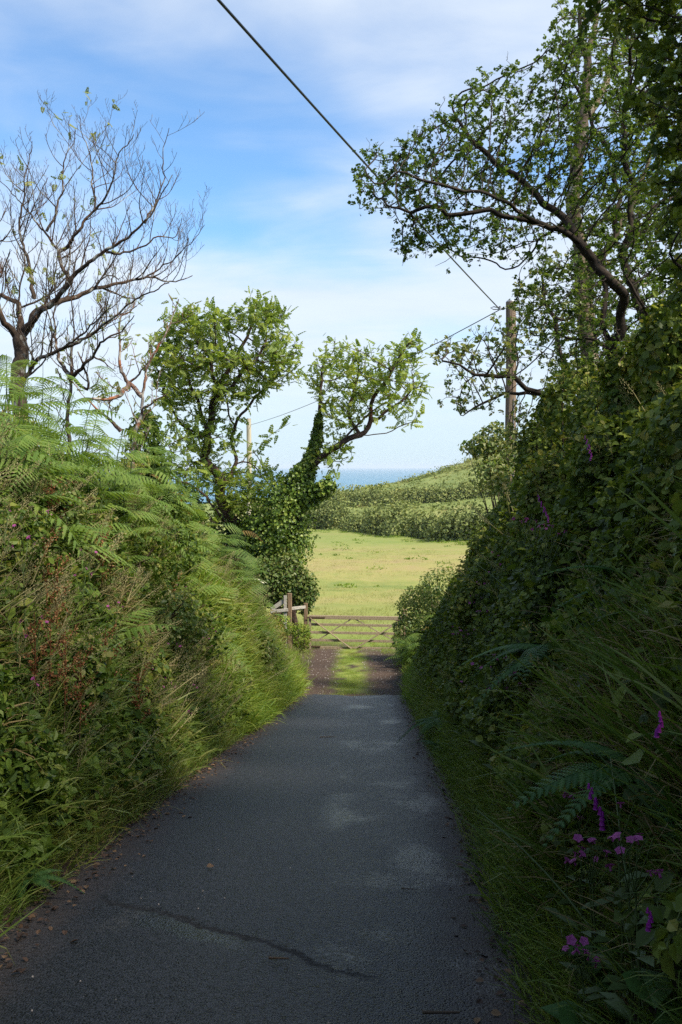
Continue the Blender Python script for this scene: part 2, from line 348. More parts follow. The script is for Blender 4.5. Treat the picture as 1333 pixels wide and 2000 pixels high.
# a crack with washed debris, and an older darker repair on the near side of it
cy = t.math('SUBTRACT', Y, t.math('ADD', t.math('MULTIPLY', X, -0.88), t.math('ADD', 4.53, t.math('MULTIPLY', t.math('SUBTRACT', t.noise(p, 2.2, 4.0, 0.6), 0.5), 0.5))))
inx = t.math('MULTIPLY', t.mapr(X, -1.5, -1.3), t.mapr(X, 0.0, 0.25, 1.0, 0.0))
pud = t.math('MULTIPLY', t.math('MULTIPLY', t.mapr(t.math('ADD', cy, t.math('MULTIPLY', mid, .14)), -0.26, -0.10), t.mapr(t.math('ADD', cy, t.math('MULTIPLY', mid, .1)), 0.0, 0.05, 1.0, 0.0)), t.math('MULTIPLY', t.mapr(X, -1.2, -1.0), t.mapr(X, -0.75, -0.35, 1.0, 0.0)))
wet = t.math('MULTIPLY', wet, t.mapr(t.math('ADD', vc, t.math('MULTIPLY', mid, .6)), .35, .85, .15, .8))
wet = t.math('MAXIMUM', wet, pud)
crack = t.math('MULTIPLY', t.math('MULTIPLY', t.mapr(t.math('ABSOLUTE', t.math('ADD', cy, t.math('MULTIPLY', t.math('SUBTRACT', mid, .5), .16))), 0.0, 0.06, 1.0, 0.0), t.mapr(t.noise(p, 6.0, 3.0, .6), .3, .5, .35, 1.0)), inx)
old = t.math('MULTIPLY', t.mapr(cy, -0.06, 0.02, 1.0, 0.0), t.mapr(Y, 2.0, 3.2))
# pale scoured patch by the left edge
px_ = t.math('ABSOLUTE', t.math('ADD', X, t.math('ADD', 1.19, t.math('MULTIPLY', t.math('SUBTRACT', Y, 5.25), -0.22))))
py_ = t.math('ABSOLUTE', t.math('SUBTRACT', Y, 5.28))
scour = t.math('MULTIPLY', t.mapr(t.math('ADD', px_, t.math('MULTIPLY', mid, 0.10)), 0.09, 0.17, 1.0, 0.0), t.mapr(t.math('ADD', py_, t.math('MULTIPLY', mid, 0.2)), 0.20, 0.42, 1.0, 0.0))
c = t.ramp(t.math('ADD', t.math('MULTIPLY', vc, 0.55), t.math('MULTIPLY', mid, 0.5)), [(0.15, (0.004, 0.004, 0.005)), (0.5, (0.0095, 0.0100, 0.0135)), (0.82, (0.021, 0.0215, 0.027)), (0.97, (0.10, 0.095, 0.095))])
pit = t.mapr(t.n('ShaderNodeTexVoronoi', {'Vector': p, 'Scale': 38.0, 'Randomness': 1.0}).outputs['Distance'], 0.10, 0.24, 1.0, 0.0)
c = t.mix(t.math('MULTIPLY', pit, 0.85), c, (0.004, 0.004, 0.004))
c = t.mix(t.math('MULTIPLY', old, 0.35), c, (0.010, 0.010, 0.011))
c = t.mix(t.math('MULTIPLY', wet, 0.6), c, (0.005, 0.006, 0.008))
c = t.mix(t.math('MULTIPLY', scour, t.mapr(mid, .40, .66)), c, (0.05, 0.045, 0.042))
en = t.math('ADD', ed, t.math('MULTIPLY', t.math('SUBTRACT', t.noise(p, 5.0, 6.0, 0.7), 0.5), 0.55))
dirt = t.mapr(en, 0.08, 0.58, 1.0, 0.0)
dc = t.ramp(t.noise(p, 45.0, 5.0, 0.75), [(0.3, (0.018, 0.012, 0.010)), (0.55, (0.045, 0.031, 0.025)), (0.75, (0.11, 0.08, 0.06))])
c = t.mix(t.math('MULTIPLY', dirt, 0.9), c, dc); c = t.mix(crack, c, (0.004, 0.003, 0.003))
ro = t.mapr(wet, 0, 1, 0.50, 0.27); ro = t.math('ADD', t.math('SUBTRACT', ro, t.math('MULTIPLY', pud, 0.10)), t.math('MULTIPLY', crack, .35)); ro = t.math('ADD', ro, t.math('MULTIPLY', dirt, 0.25), clamp=True)
ro = t.math('ADD', ro, t.math('MULTIPLY', t.math('SUBTRACT', vc, 0.5), 0.28), clamp=True)
hgt = t.math('ADD', t.math('ADD', t.math('MULTIPLY', agg, -0.7), t.math('MULTIPLY', pit, -0.9)), t.math('ADD', t.math('MULTIPLY', mid, 0.6), t.math('MULTIPLY', crack, -1.5)))
b = t.n('ShaderNodeBump', {'Strength': t.mapr(wet, 0, 1, 0.7, 0.42), 'Distance': 0.016, 'Height': hgt})
t.out(t.n('ShaderNodeBsdfPrincipled', {'Base Color': c, 'Roughness': ro, 'Specular IOR Level': t.math('MULTIPLY', t.mapr(wet, 0, 1, 0.55, 0.7), t.math('ADD', 0.45, vc)), 'Normal': b.outputs[0]}).outputs[0])

# sea ----------------------------------------------------------------------
m, t = new_mat('sea_water'); M['sea'] = m
p = t.pos()
w1 = t.noise(t.n('ShaderNodeMapping', {'Vector': p, 'Scale': (0.012, 0.03, 0.02)}).outputs[0], 1.0, 6.0, 0.65)
wc = t.noise(t.n('ShaderNodeMapping', {'Vector': p, 'Scale': (0.02, 0.012, 0.02)}).outputs[0], 1.0, 4.0, 0.7)
c = t.mix(t.mapr(w1, 0.3, 0.7), (0.06, 0.155, 0.225), (0.09, 0.205, 0.28))
c = t.mix(t.mapr(wc, 0.68, 0.74), c, (0.6, 0.65, 0.68))
b = t.n('ShaderNodeBump', {'Strength': 0.6, 'Distance': 3.0, 'Height': w1})
t.out(t.n('ShaderNodeBsdfPrincipled', {'Base Color': c, 'Roughness': 0.45, 'Specular IOR Level': 0.25, 'Normal': b.outputs[0]}).outputs[0])

# ------------------------------------------------------------------ ground, lane, sea
xs = np.concatenate([-np.geomspace(8.2, 900, 60)[::-1], np.arange(-8, 8.01, 0.13), np.geomspace(8.2, 900, 60)])
ys = np.concatenate([np.arange(-60, -12, 1.5), np.arange(-12, 42, 0.22), np.geomspace(42.2, 620, 150)])
GX, GY = np.meshgrid(xs, ys)
GZ = ground_z(GX, GY)
on_lane = (GX > XL(GY) + 0.05) & (GX < XR(GY) - 0.05) & (GY < 20.9)
GZ = np.where(on_lane, GZ - 0.02, GZ)
nx, ny = len(xs), len(ys)
i = (np.arange(ny - 1)[:, None] * nx + np.arange(nx - 1)[None]).ravel()
mb = MB(); mb.add(np.stack([GX, GY, GZ], -1).reshape(-1, 3), np.stack([i, i + 1, i + 1 + nx, i + nx], -1))
g = mb.build('ground', M['ground'], smooth=True); tag(g, kind='structure')
def fattr(o, nm, v):
    a = o.data.attributes.new(nm, 'FLOAT', 'POINT'); a.data.foreach_set('value', np.asarray(v, np.float32).ravel())
def sstep(a, b, x):
    t_ = np.clip((x - a) / (b - a), 0, 1); return t_ * t_ * (3 - 2 * t_)
fieldm = sstep(30.5, 34.5, GY + (fbm(GX * 1.5, GY * 1.5, 0, 31) - 0.5) * 2)
fattr(g, 'field', fieldm)
hillm = sstep(0, 1, (GY - (np.interp(GX, [-60, -1.4, 14, 30, 80], [185, 171, 127, 110, 90]))) / 8)
fattr(g, 'hill', hillm)
mid_x = np.interp(GY, [20, 26, 33, 45], [0.2, 0.25, 0.35, 0.4])
wob = (fbm(GX * 2, GY * 1.2, 0, 41) - 0.5) * 0.5
uu = (GX - mid_x) + wob * 0.6
track = sstep(20.2, 20.8, GY) * (1 - sstep(32.6, 37, GY + wob * 5 + np.clip(uu, 0, 1) * 3))
lanew = sstep(0, 0.3, GX - XL(GY) + 0.1 + wob * 0.4) * sstep(0, 0.3, XR(GY) - 0.25 - GX + wob * 0.4)
crown = np.exp(-(uu / 0.42) ** 4)
fattr(g, 'rut', track * lanew)
fattr(g, 'crown', track * lanew * np.clip(crown * sstep(20.9, 23.5, GY + wob * 6) * sstep(.36, .52, fbm(GX * 3.5, GY * 2, 0, 45)), 0, 1))

ly = np.arange(-12, 21.35, 0.15); lu = np.linspace(0, 1, 29)
LY, LU = np.meshgrid(ly, lu, indexing='ij')
LX = XL(LY) - 0.12 + (XR(LY) + 0.12 - XL(LY) + 0.12) * LU
LYY = LY.copy()
_rag = (fbm(LX[-1] * 2.6, 0 * LX[-1], 0, 50, 4) - 0.5)
for q_ in range(8): LYY[-8 + q_] += _rag * 1.3 * ((q_ + 1) / 8)
LZ = road_z(LYY) + 0.012 + 0.02 * (1 - (2 * LU - 1) ** 2) + (fbm(LX * 0.9, LYY * 0.7, 0, 51) - 0.5) * 0.035
LZ[-1] -= 0.03
nu, nv = len(lu), len(ly)
i = (np.arange(nv - 1)[:, None] * nu + np.arange(nu - 1)[None]).ravel()
mb = MB(); mb.add(np.stack([LX, LYY, LZ], -1).reshape(-1, 3), np.stack([i, i + 1, i + 1 + nu, i + nu], -1))
lane = mb.build('lane', M['road'], smooth=True); tag(lane, kind='structure')
fattr(lane, 'edge', np.minimum(LX - XL(LY), XR(LY) - LX))
sx_ = np.concatenate([-np.geomspace(50, 40000, 25)[::-1], np.geomspace(50, 40000, 25)])
sy_ = np.geomspace(350, 60000, 40)
SX, SY = np.meshgrid(sx_, sy_); i = (np.arange(39)[:, None] * 50 + np.arange(49)[None]).ravel()
mb = MB(); mb.add(np.stack([SX, SY, np.full_like(SX, -58.0)], -1).reshape(-1, 3), np.stack([i, i + 1, i + 51, i + 50], -1))
tag(mb.build('sea', M['sea']), kind='structure')

# ------------------------------------------------------------------ templates (unit length along +y)
def leaf_tpl(w=0.42, fold=0.10, tip=-0.12, lobe=0.0):
    V = np.array([(0, 0, 0), (-w * .8, .28, fold), (-w * (0.85 - lobe), .62, fold * .8), (0, 1, tip), (w * (0.85 - lobe), .62, fold * .8), (w * .8, .28, fold), ], float)
    return V, [np.array([(0, 3, 2, 1), (0, 5, 4, 3)])]
LEAF = leaf_tpl(); NARROW = leaf_tpl(0.26, 0.05, -0.15); BROAD = leaf_tpl(0.55, 0.08, -0.15)
def join(parts):
    V, F, n = [], {}, 0
    for v, fs in parts:
        V.append(v)
        for f in fs: F.setdefault(f.shape[1], []).append(f + n)
        n += len(v)
    return np.concatenate(V), [np.concatenate(x) for x in F.values()]
def xf(tpl, pos, d, up, s):
    R = frames(np.asarray([d], float), np.asarray([up], float))[0]
    return (tpl[0] * s) @ R.T + np.asarray(pos, float), tpl[1]
def trefoil():
    return join([xf(BROAD, (0, .35, 0), (0, 1, -.1), (0, 0, 1), .65), xf(LEAF, (0, .3, 0), (-1, .35, -.1), (0, 0, 1), .6), xf(LEAF, (0, .3, 0), (1, .35, -.1), (0, 0, 1), .6),
                 (np.array([(-.012, 0, 0), (.012, 0, 0), (.012, .36, 0), (-.012, .36, 0)], float), [np.array([(0, 1, 2, 3)])])])
TREFOIL = trefoil()
def ash_leaf(k=4):
    ps = [(np.array([(-.012, 0, 0), (.012, 0, 0), (.008, .8, -.12), (-.008, .8, -.12)], float), [np.array([(0, 1, 2, 3)])])]
    for q in range(k):
        y = .25 + .55 * q / (k - 1)
        for s in (-1, 1): ps.append(xf(LEAF, (0, y, -.15 * y), (s, .6, -.25), (0, 0, 1), .30 - .03 * q))
    ps.append(xf(NARROW, (0, .78, -.11), (0, 1, -.3), (0, 0, 1), .32))
    return join(ps)
ASHLEAF = ash_leaf()
def sprig(n, g):
    ps = []
    for q in range(n):
        a = q * 2.4; y = .1 + .7 * q / n
        ps.append(xf(BROAD if q % 2 else LEAF, (0, y, 0), (math.cos(a), .6, math.sin(a) * .8 + .15), (g.normal() * .5, g.normal() * .5, 1), .42 + .14 * g.random()))
    return join(ps)
SPRIGS = [sprig(6, rng) for _ in range(3)]
def blade_tpl(bend, seg=4, w=0.022, twist=0.0):
    V, F = [], []
    for q in range(seg + 1):
        s = q / seg; a = bend * s * s
        # arc that curls over: heading turns from up (+y) to outward (+z)
        y = sum(math.cos(bend * ((j + .5) / seg) ** 1.4) for j in range(q)) / seg
        z = sum(math.sin(bend * ((j + .5) / seg) ** 1.4) for j in range(q)) / seg
        ww = w * (1 - s) ** 0.7 * (0.6 + 0.8 * min(1, s * 3)) + 0.0015
        V += [(-ww, y, z), (ww, y, z)]
    for q in range(seg): F.append((2 * q, 2 * q + 1, 2 * q + 3, 2 * q + 2))
    return np.array(V, float), [np.array(F)]
BLADES = [blade_tpl(b_, 4 if b_ > .8 else 3, w_) for b_, w_ in ((.3, .0085), (.7, .010), (1.1, .010), (1.6, .011), (2.1, .012))]
def seed_tpl():
    V, F = [], []
    ps = [blade_tpl(.35, 3, .006)]
    top = ps[0][0][-2:].mean(0)
    for q in range(22):
        a = q * 2.4; y = .68 + .30 * q / 22; ro = .035 * (1 - abs(y - .78) * 3)
        ps.append(xf(NARROW, (math.cos(a) * ro, y * .97, .16 * y * y + math.sin(a) * ro), (math.cos(a) * .6, 1, math.sin(a) * .6), (0, 0, 1), .03))
    return join(ps)
SEED = seed_tpl()
def rot_about(axis_frames, ang):
    pass

# ------------------------------------------------------------------ tree growing
def kinked(Q, amp, wave, g=rng):
    s = np.concatenate([[0], np.cumsum(np.linalg.norm(np.diff(Q, axis=0), axis=1))]); o = g.random(3) * 90
    d = np.stack([fbm(s / wave + o[c], s * 0 + c * 7.7, 0, 5, 2) - .5 for c in range(3)], -1) * 2 * amp
    e = np.minimum(1, np.minimum(s, s[-1] - s) / (wave * .6) + .0)[:, None]
    return Q + d * e
def grow(limbs, clouds, step, dk, di, up=0.1, jit=0.12, iters=90, g=rng, kink=0.0):
    """Space colonisation: branches grow from the limbs towards points of free light in the crown."""
    P, par = [], []
    for li, L in enumerate(limbs):
        L = np.asarray(L, float)
        seg = np.linalg.norm(np.diff(L, axis=0), axis=1); tot = np.concatenate([[0], np.cumsum(seg)])
        k = max(2, int(tot[-1] / step) + 1); s = np.linspace(0, tot[-1], k)
        Q = np.stack([np.interp(s, tot, L[:, c]) for c in range(3)], -1)
        if kink: Q = kinked(Q, kink, kink * 3.2)
        Q[1:-1] += g.normal(size=(k - 2, 3)) * step * jit
        prev = -1
        if li > 0:
            A = np.array(P); prev = int(np.argmin(((A - Q[0]) ** 2).sum(1))); Q = Q[1:]
        for q in Q: P.append(q); par.append(prev); prev = len(P) - 1
    P = np.array(P); par = list(par)
    A = []
    for c_, r_, n_ in clouds:
        d_ = rdir(n_, g) * (g.random((n_, 1)) ** (1 / 2.4)); A.append(np.asarray(c_) + d_ * np.asarray(r_))
    A = np.concatenate(A)
    best = np.full(len(A), 1e9); near = np.zeros(len(A), int)
    def upd(new, i0):
        nonlocal best, near
        for c0 in range(0, len(new), 400):
            d = ((A[:, None] - new[None, c0:c0 + 400]) ** 2).sum(-1); j = d.argmin(1); dm = d[np.arange(len(A)), j]
            w = dm < best; best[w] = dm[w]; near[w] = j[w] + i0 + c0
    upd(P, 0)
    kids = {}
    for i_, q in enumerate(par): kids.setdefault(q, []).append(i_)
    for it in range(iters):
        keep = best > dk * dk; A, best, near = A[keep], best[keep], near[keep]
        if len(A) == 0: break
        act = best < di * di
        if not act.any(): break
        D = np.zeros_like(P); np.add.at(D, near[act], unit(A[act] - P[near[act]]))
        idx = np.unique(near[act]); new, np_ = [], []
        dirs = unit(unit(D[idx]) + np.array([0, 0, up]) + g.normal(size=(len(idx), 3)) * jit)
        for i_, d in zip(idx, dirs):
            ch = kids.get(i_, [])
            if len(ch) >= 3: continue
            q = P[i_] + d * step
            if any(((P[c_] - q) ** 2).sum() < (0.45 * step) ** 2 if c_ < len(P) else False for c_ in ch): continue
            new.append(q); np_.append(i_)
        if not new: break
        i0 = len(P); P = np.concatenate([P, np.array(new)])
        for j, q in enumerate(np_): par.append(q); kids.setdefault(q, []).append(i0 + j)
        upd(np.array(new), i0)
    return P, np.array(par)
def tree_mesh(P, par, r_tip, r_root, sides=(3, 5, 8), smooth=1):
    n = len(P); kids = [[] for _ in range(n)]
    for i_ in range(n):
        if par[i_] >= 0: kids[par[i_]].append(i_)
    # nodes always come after their parents except nothing else, so a reverse pass accumulates
    tips = np.zeros(n)
    for i_ in range(n - 1, -1, -1):
        if not kids[i_]: tips[i_] = 1
        if par[i_] >= 0: tips[par[i_]] += tips[i_]
    ln = math.log(max(tips[0], 2)) / math.log(r_root / r_tip)
    r = r_tip * tips ** (1 / ln)
    main = [max(k, key=lambda j: tips[j]) if k else -1 for k in kids]
    for _ in range(smooth):
        Q = P.copy()
        for i_ in range(n):
            if par[i_] >= 0 and main[i_] >= 0: Q[i_] = .5 * P[i_] + .25 * (P[par[i_]] + P[main[i_]])
        P = Q
    mb = MB(); starts = [0] + [c_ for i_ in range(n) for c_ in kids[i_] if c_ != main[i_]]
    for s in starts:
        ch = [s]
        while main[ch[-1]] >= 0: ch.append(main[ch[-1]])
        pts = P[ch]; rr = r[ch].copy()
        if par[s] >= 0: pts = np.concatenate([P[par[s]][None], pts]); rr = np.concatenate([[min(rr[0] * 1.15, r[par[s]])], rr])
        rr[-1] *= .5
        k = sides[2] if rr.max() > .035 else sides[1] if rr.max() > .012 else sides[0]
        tube_mb(mb, pts, rr, k, random.random())
    return mb, P, r, np.array([bool(k) for k in kids]), tips
def nodes_dir(P, par):
    d = P - P[np.maximum(par, 0)]; d[par < 0] = (0, 0, 1); return unit(d)
def leaves_on(P, par, sel, tpls, per, size, spread, g=rng, upb=0.3, droop=0.0):
    mb = MB(); idx = np.nonzero(sel)[0]
    if len(idx) == 0: return mb
    idx = np.repeat(idx, per); N = len(idx); D = nodes_dir(P, par)[idx]
    d = unit(D * .5 + rdir(N, g) + np.array([0, 0, upb - droop])); up = unit(rdir(N, g) * .7 + np.array([0, 0, 1.0]))
    pos = P[idx] - D * (g.random((N, 1)) * spread) + g.normal(size=(N, 3)) * spread * .35
    s = size * (0.45 + 1.0 * g.random(N) ** 1.3); R = frames(d, up) * s[:, None, None]; R[:, :, 0] *= (.7 + .5 * g.random(N))[:, None]
    w = g.integers(0, len(tpls), N); rd = g.random(N)
    for q, tp in enumerate(tpls):
        k = w == q; mb.scatter(tp, R[k], pos[k], rd[k])
    return mb
def pxl(pts, d, dj=0.0):
    """photo pixels (x, y[, extra depth]) -> world polyline around depth d"""
    return [at(p_[0], p_[1], d + (p_[2] if len(p_) > 2 else 0) + random.uniform(-dj, dj)) for p_ in pts]
def cloud(px, py, rx, ry, d, rd, n):
    return at(px, py, d), (rx * d / FPX, rd, ry * d / FPX), n
def tree(name, label, cat, limbs, clouds, step, dk, di, r_tip, r_root, bark, leaf=None, up=0.1, jit=0.12, iters=90, group=None, root=None, smooth=1, sides=(3, 5, 8), post=None, kink=0.0):
    P, par = grow(limbs, clouds, step, dk, di, up, jit, iters, kink=kink)
    mb, P, r, inner, tips = tree_mesh(P, par, r_tip, r_root, sides, smooth)
    o = empty(name, P[0]); tag(o, label, cat, group)
    if post: post(mb, P, r, tips)
    mb.build('trunk', bark, o, smooth=True)
    if leaf:
        sel = (tips <= leaf.get('tips', 3)) & (rng.random(len(P)) < leaf.get('frac', 1.0))
        if 'where' in leaf: sel &= leaf['where'](P)
        leaves_on(P, par, sel, leaf['tpl'], leaf['per'], leaf['size'], leaf.get('spread', step), droop=leaf.get('droop', 0)).build('crown', leaf['mat'], o)
    print(name, len(P), round(time.time() - T0, 1))
    return o, P, par, r, tips
def sprouts(mb, P, r, cand, n, L, r0, g=rng, up=1.0, buds=True):
    """upright end twigs with short side spurs"""
    for i_ in g.choice(cand, n):
        a = g.random() * 6.28; l = L * (.4 + g.random()); k = 6; s = np.linspace(0, 1, k)[:, None]
        side = np.array([math.cos(a), math.sin(a), 0]) * (.12 + .34 * g.random()); kink = rdir(k, g) * .02 * l
        C = P[i_] + l * (side * (s - .55 * s * s) + np.array([0, 0, up]) * (.55 * s + .45 * s * s)) + kink * (s > 0)
        tube_mb(mb, C, np.linspace(min(r0, r[i_] * .9), r0 * .45, k), 3, g.random(), cap=False)
        if buds:
            for q in range(1, k):
                for _ in range(int(g.random() * 2.2)):
                    e = C[q] + unit((rdir(1, g) + np.array([[0, 0, .9]])))[0] * l * (.08 + .22 * g.random()); tube_mb(mb, [C[q], (C[q] + e) / 2 + rdir(1, g)[0] * .006, e], [r0 * .6, r0 * .5, r0 * .35], 3, g.random(), cap=False)
def ramify(mb, C, r0, r1, spacing, length, depth, tips, g=rng, up=.5, t0=.15):
    """a limb along C and its side branches, forking step by step and turning up at the ends"""
    C = np.asarray(C, float); n = len(C); R = r0 + (r1 - r0) * np.linspace(0, 1, n) ** .75
    tube_mb(mb, C, R, 9 if r0 > .04 else 6 if r0 > .014 else 4 if r0 > .006 else 3, g.random(), cap=r0 > .01)
    tips.append(C[-1])
    if depth == 0: return
    seg = np.linalg.norm(np.diff(C, axis=0), axis=1); tot = np.concatenate([[0], np.cumsum(seg)]); Lc = tot[-1]
    s = Lc * t0 + g.random() * spacing; flip = 1 if g.random() < .5 else -1
    while s < Lc * .99:
        k = min(n - 2, max(0, int(np.searchsorted(tot, s)) - 1)); f = (s - tot[k]) / max(seg[k], 1e-6); b = C[k] * (1 - f) + C[k + 1] * f; rb = R[k] * (1 - f) + R[k + 1] * f
        tg = unit((C[k + 1] - C[k])[None])[0]
        for _ in range(20):
            pr = rdir(1, g)[0] * np.array([1.25, .75, 1]); pr -= tg * (pr @ tg)
            if np.linalg.norm(pr) > .15 and pr[2] > -.35 * np.linalg.norm(pr): break
        pr = unit(pr[None])[0]
        l = length * (.35 + .85 * g.random()) * (1.1 - .5 * s / Lc); m = max(3, int(l / (.06 if depth > 1 else .045)) + 1); m = min(m, 12)
        d = unit((tg * .55 + pr * (.55 + .4 * g.random()))[None])[0]; Q = [b]
        for q in range(m):
            d = unit((d + np.array([0, 0, up * 1.6 / m]) + rdir(1, g)[0] * (.16 if depth > 1 else .13))[None])[0]; Q.append(Q[-1] + d * l / m)
        rr = min(rb * .62, l * .0155 + .0012); ramify(mb, Q, max(rr, .0026), max(r1 * .62, .0021), spacing * .62, l * .46, depth - 1, tips, g, up)
        s += spacing * (.5 + g.random()); flip = -flip
def bare_tree(name, label, limbs, radii, bark, spacing, length, depth=3, kink=.05, up=.5):
    o = empty(name, limbs[0][0]); tag(o, label, 'tree'); mb = MB(); tips = []
    for L, (ra, rb) in zip(limbs, radii):
        L = np.asarray(L, float); seg = np.linalg.norm(np.diff(L, axis=0), axis=1); tot = np.concatenate([[0], np.cumsum(seg)]); k = max(4, int(tot[-1] / .07))
        s = np.linspace(0, tot[-1], k); Q = np.stack([np.interp(s, tot, L[:, c]) for c in range(3)], -1); Q[1:-1] = .5 * Q[1:-1] + .25 * (Q[:-2] + Q[2:])
        Q = kinked(Q, kink, .28); Q[1:-1] += rng.normal(size=(k - 2, 3)) * .006
        if ra > .09: tube_mb(mb, Q, ra + (rb - ra) * np.linspace(0, 1, k), 12)
        else: ramify(mb, Q, ra, rb, spacing, length, depth, tips, up=up)
    mb.build('trunk', bark, o, smooth=True); print(name, len(tips), mb.n, round(time.time() - T0, 1))
    return o, np.array(tips)
def tip_leaves(o, tips, n, size, mat, lim=None):
    k = rng.choice(len(tips), n); mb = MB(); d = unit(rdir(n) + [0, 0, -.2])
    for _ in range(2): mb.scatter(ASHLEAF, frames(unit(d + rdir(n) * .8), unit(rdir(n) * .6 + [0, 0, 1])) * (size * (.5 + .7 * rng.random(n)))[:, None, None], tips[k] + rng.normal(size=(n, 3)) * .05, rng.random(n))
    mb.build('crown', mat, o)
def crop(pts, ox, oy, s): return [(ox + p_[0] * s, oy + p_[1] * s, *p_[2:]) for p_ in pts]

# ------------------------------------------------------------------ bare ash on the left bank
B = lambda pts: crop(pts, 0, 250, 0.315)
D1 = 16.0
base = at(36, 800, D1); base[2] = float(ground_z(base[0], base[1])) - 0.1
limbs = [
    [base] + pxl(B([(120, 1480), (125, 1350), (130, 1290)]), D1),
    pxl(B([(185, 1470, 0), (260, 1420, -.1), (400, 1360, -.3), (560, 1290, -.4), (700, 1170, -.6), (800, 1090, -.7), (950, 1010, -.9), (1050, 960, -1)]), D1),
    pxl(B([(400, 1360, -.3), (480, 1300, -.5), (600, 1190, -.8), (690, 1130, -1), (760, 1040, -1)]), D1),
    pxl(B([(130, 1290), (190, 1180, .1), (270, 1110, .2), (400, 1072, .4), (520, 1030, .6), (600, 990, .7), (750, 960, .9), (900, 930, 1), (1000, 950, 1.1), (1110, 950, 1.2), (1195, 915, 1.2)]), D1),
    pxl(B([(590, 990, .7), (600, 950, .6), (650, 925, .5), (710, 915, .4), (740, 945, .4)]), D1),
    pxl(B([(900, 930, 1), (1000, 880, 1), (1080, 810, .9), (1170, 720, .8), (1270, 600, .8)]), D1),
    pxl(B([(150, 1250), (270, 1120, -.2), (360, 1040, -.3), (440, 960, -.4), (500, 890, -.5), (560, 820, -.6), (640, 770, -.7), (720, 740, -.7), (800, 680, -.8), (870, 600, -.8), (930, 540, -.9), (1000, 440, -.9), (1070, 290, -1)]), D1),
    pxl(B([(660, 770, -.7), (740, 775, -.6), (850, 745, -.5), (920, 720, -.5), (960, 680, -.5), (1080, 690, -.4), (1130, 560, -.4)]), D1),
    pxl(B([(440, 960, -.4), (420, 890, -.2), (378, 850, 0), (375, 760, .1), (290, 650, .3), (200, 540, .4), (100, 430, .5), (0, 330, .6)]), D1),
    pxl(B([(375, 760, .1), (440, 720, 0), (520, 600, -.1), (590, 510, -.1), (660, 420, -.2), (700, 340, -.2), (740, 180, -.3), (830, 40, -.3)]), D1),
    pxl(B([(290, 640, .3), (350, 540, .4), (385, 420, .5), (385, 320, .5), (430, 150, .6), (470, 10, .6)]), D1),
    pxl(B([(590, 510, -.1), (590, 360, .1), (570, 200, .2), (520, 40, .2), (490, -80, .2)]), D1),
    pxl(B([(130, 1290), (125, 1080, .3), (40, 1050, .4), (-60, 1000, .5), (-160, 900, .6)]), D1),
    pxl(B([(215, 1060, .2), (215, 980, .2), (170, 830, .3), (140, 700, .3), (130, 600, .4), (130, 450, .4), (180, 250, .4), (200, 80, .4)]), D1),
    pxl(B([(105, 1300), (40, 1200, -.2), (-10, 1100, -.3), (-90, 980, -.4), (-180, 760, -.4), (-200, 500, -.4)]), D1),
    pxl(B([(-50, 980, .5), (0, 720, .3), (60, 660, .2), (90, 560, .2)]), D1),
    pxl(B([(900, 590, -.8), (950, 470, -.6), (1010, 340, -.6), (1010, 110, -.6), (1050, 0, -.6)]), D1),
]
rad = [(.14, .11), (.045, .008), (.022, .006), (.068, .007), (.018, .008), (.016, .005), (.058, .006), (.022, .005), (.036, .006), (.032, .006), (.026, .006), (.018, .005), (.06, .02), (.038, .006), (.06, .010), (.03, .006), (.018, .005)]
limbs[1] = [limbs[0][1] * .7 + limbs[0][0] * .3] + limbs[1]; limbs[0] = limbs[0][:-1] + [limbs[0][-1]]
o, tips = bare_tree('bare_ash_tree', 'large nearly leafless ash tree with long lichen covered limbs on the left bank', limbs, rad, M['bark_ash'], .18, 1.2, 3, .055, .6)
tip_leaves(o, tips[tips[:, 0] < at(230, 500, D1)[0]], 60, .17, M['ash_yellow'])

# smaller dead trees behind it
S = lambda pts: crop(pts, 0, 600, 0.2626)
D2 = 18.5
base = at(130, 800, D2); base[2] = float(ground_z(base[0], base[1])) - .1
limbs = [[base] + pxl(S([(510, 640), (540, 520), (545, 420), (540, 330), (590, 240), (700, 180), (830, 110)]), D2),
         pxl(S([(530, 540), (480, 440, .2), (435, 370, .3), (410, 200, .4), (400, 60, .4), (430, -40, .4)]), D2),
         pxl(S([(550, 510), (600, 450, -.2), (690, 360, -.3), (760, 280, -.4), (800, 220, -.5), (900, 170, -.5), (1000, 60, -.6)]), D2),
         pxl(S([(560, 540), (640, 620, -.1), (650, 500, -.2), (620, 400, -.2), (580, 330, -.2)]), D2),
         pxl(S([(690, 360), (790, 400, .2), (860, 480, .2)]), D2)]
o, tips = bare_tree('dead_tree', 'small grey dead tree forking low behind the bracken, under the large bare ash', limbs, [(.075, .012), (.05, .010), (.042, .008), (.035, .012), (.02, .006)], M['bark_ash'], .2, .8, 3, .05, .55)
tip_leaves(o, tips, 30, .16, M['ash_yellow'])
D3 = 21.0
base = at(258, 920, D3); base[2] = float(ground_z(base[0], base[1])) - .1
limbs = [[base] + pxl(S([(990, 1060), (1010, 930), (1040, 820), (1065, 720), (1070, 650), (1085, 560), (1110, 430), (1170, 330), (1230, 180), (1290, 40), (1330, -60)]), D3),
         pxl(S([(1055, 660), (1000, 600, .2), (960, 570, .3), (915, 480, .4), (900, 400, .4), (880, 200, .4), (900, 60, .4), (1020, -10, .4)]), D3),
         pxl(S([(960, 570, .3), (910, 650, -.1), (780, 690, -.3), (690, 685, -.4), (590, 690, -.4)]), D3),
         pxl(S([(1070, 750), (1150, 690, -.2), (1250, 640, -.3)]), D3),
         pxl(S([(900, 920, .5), (800, 830, .4), (720, 760, .4), (660, 690, .4)]), D3),
         pxl(S([(960, 560, .3), (1050, 480, .2), (1130, 380, .1)]), D3)]
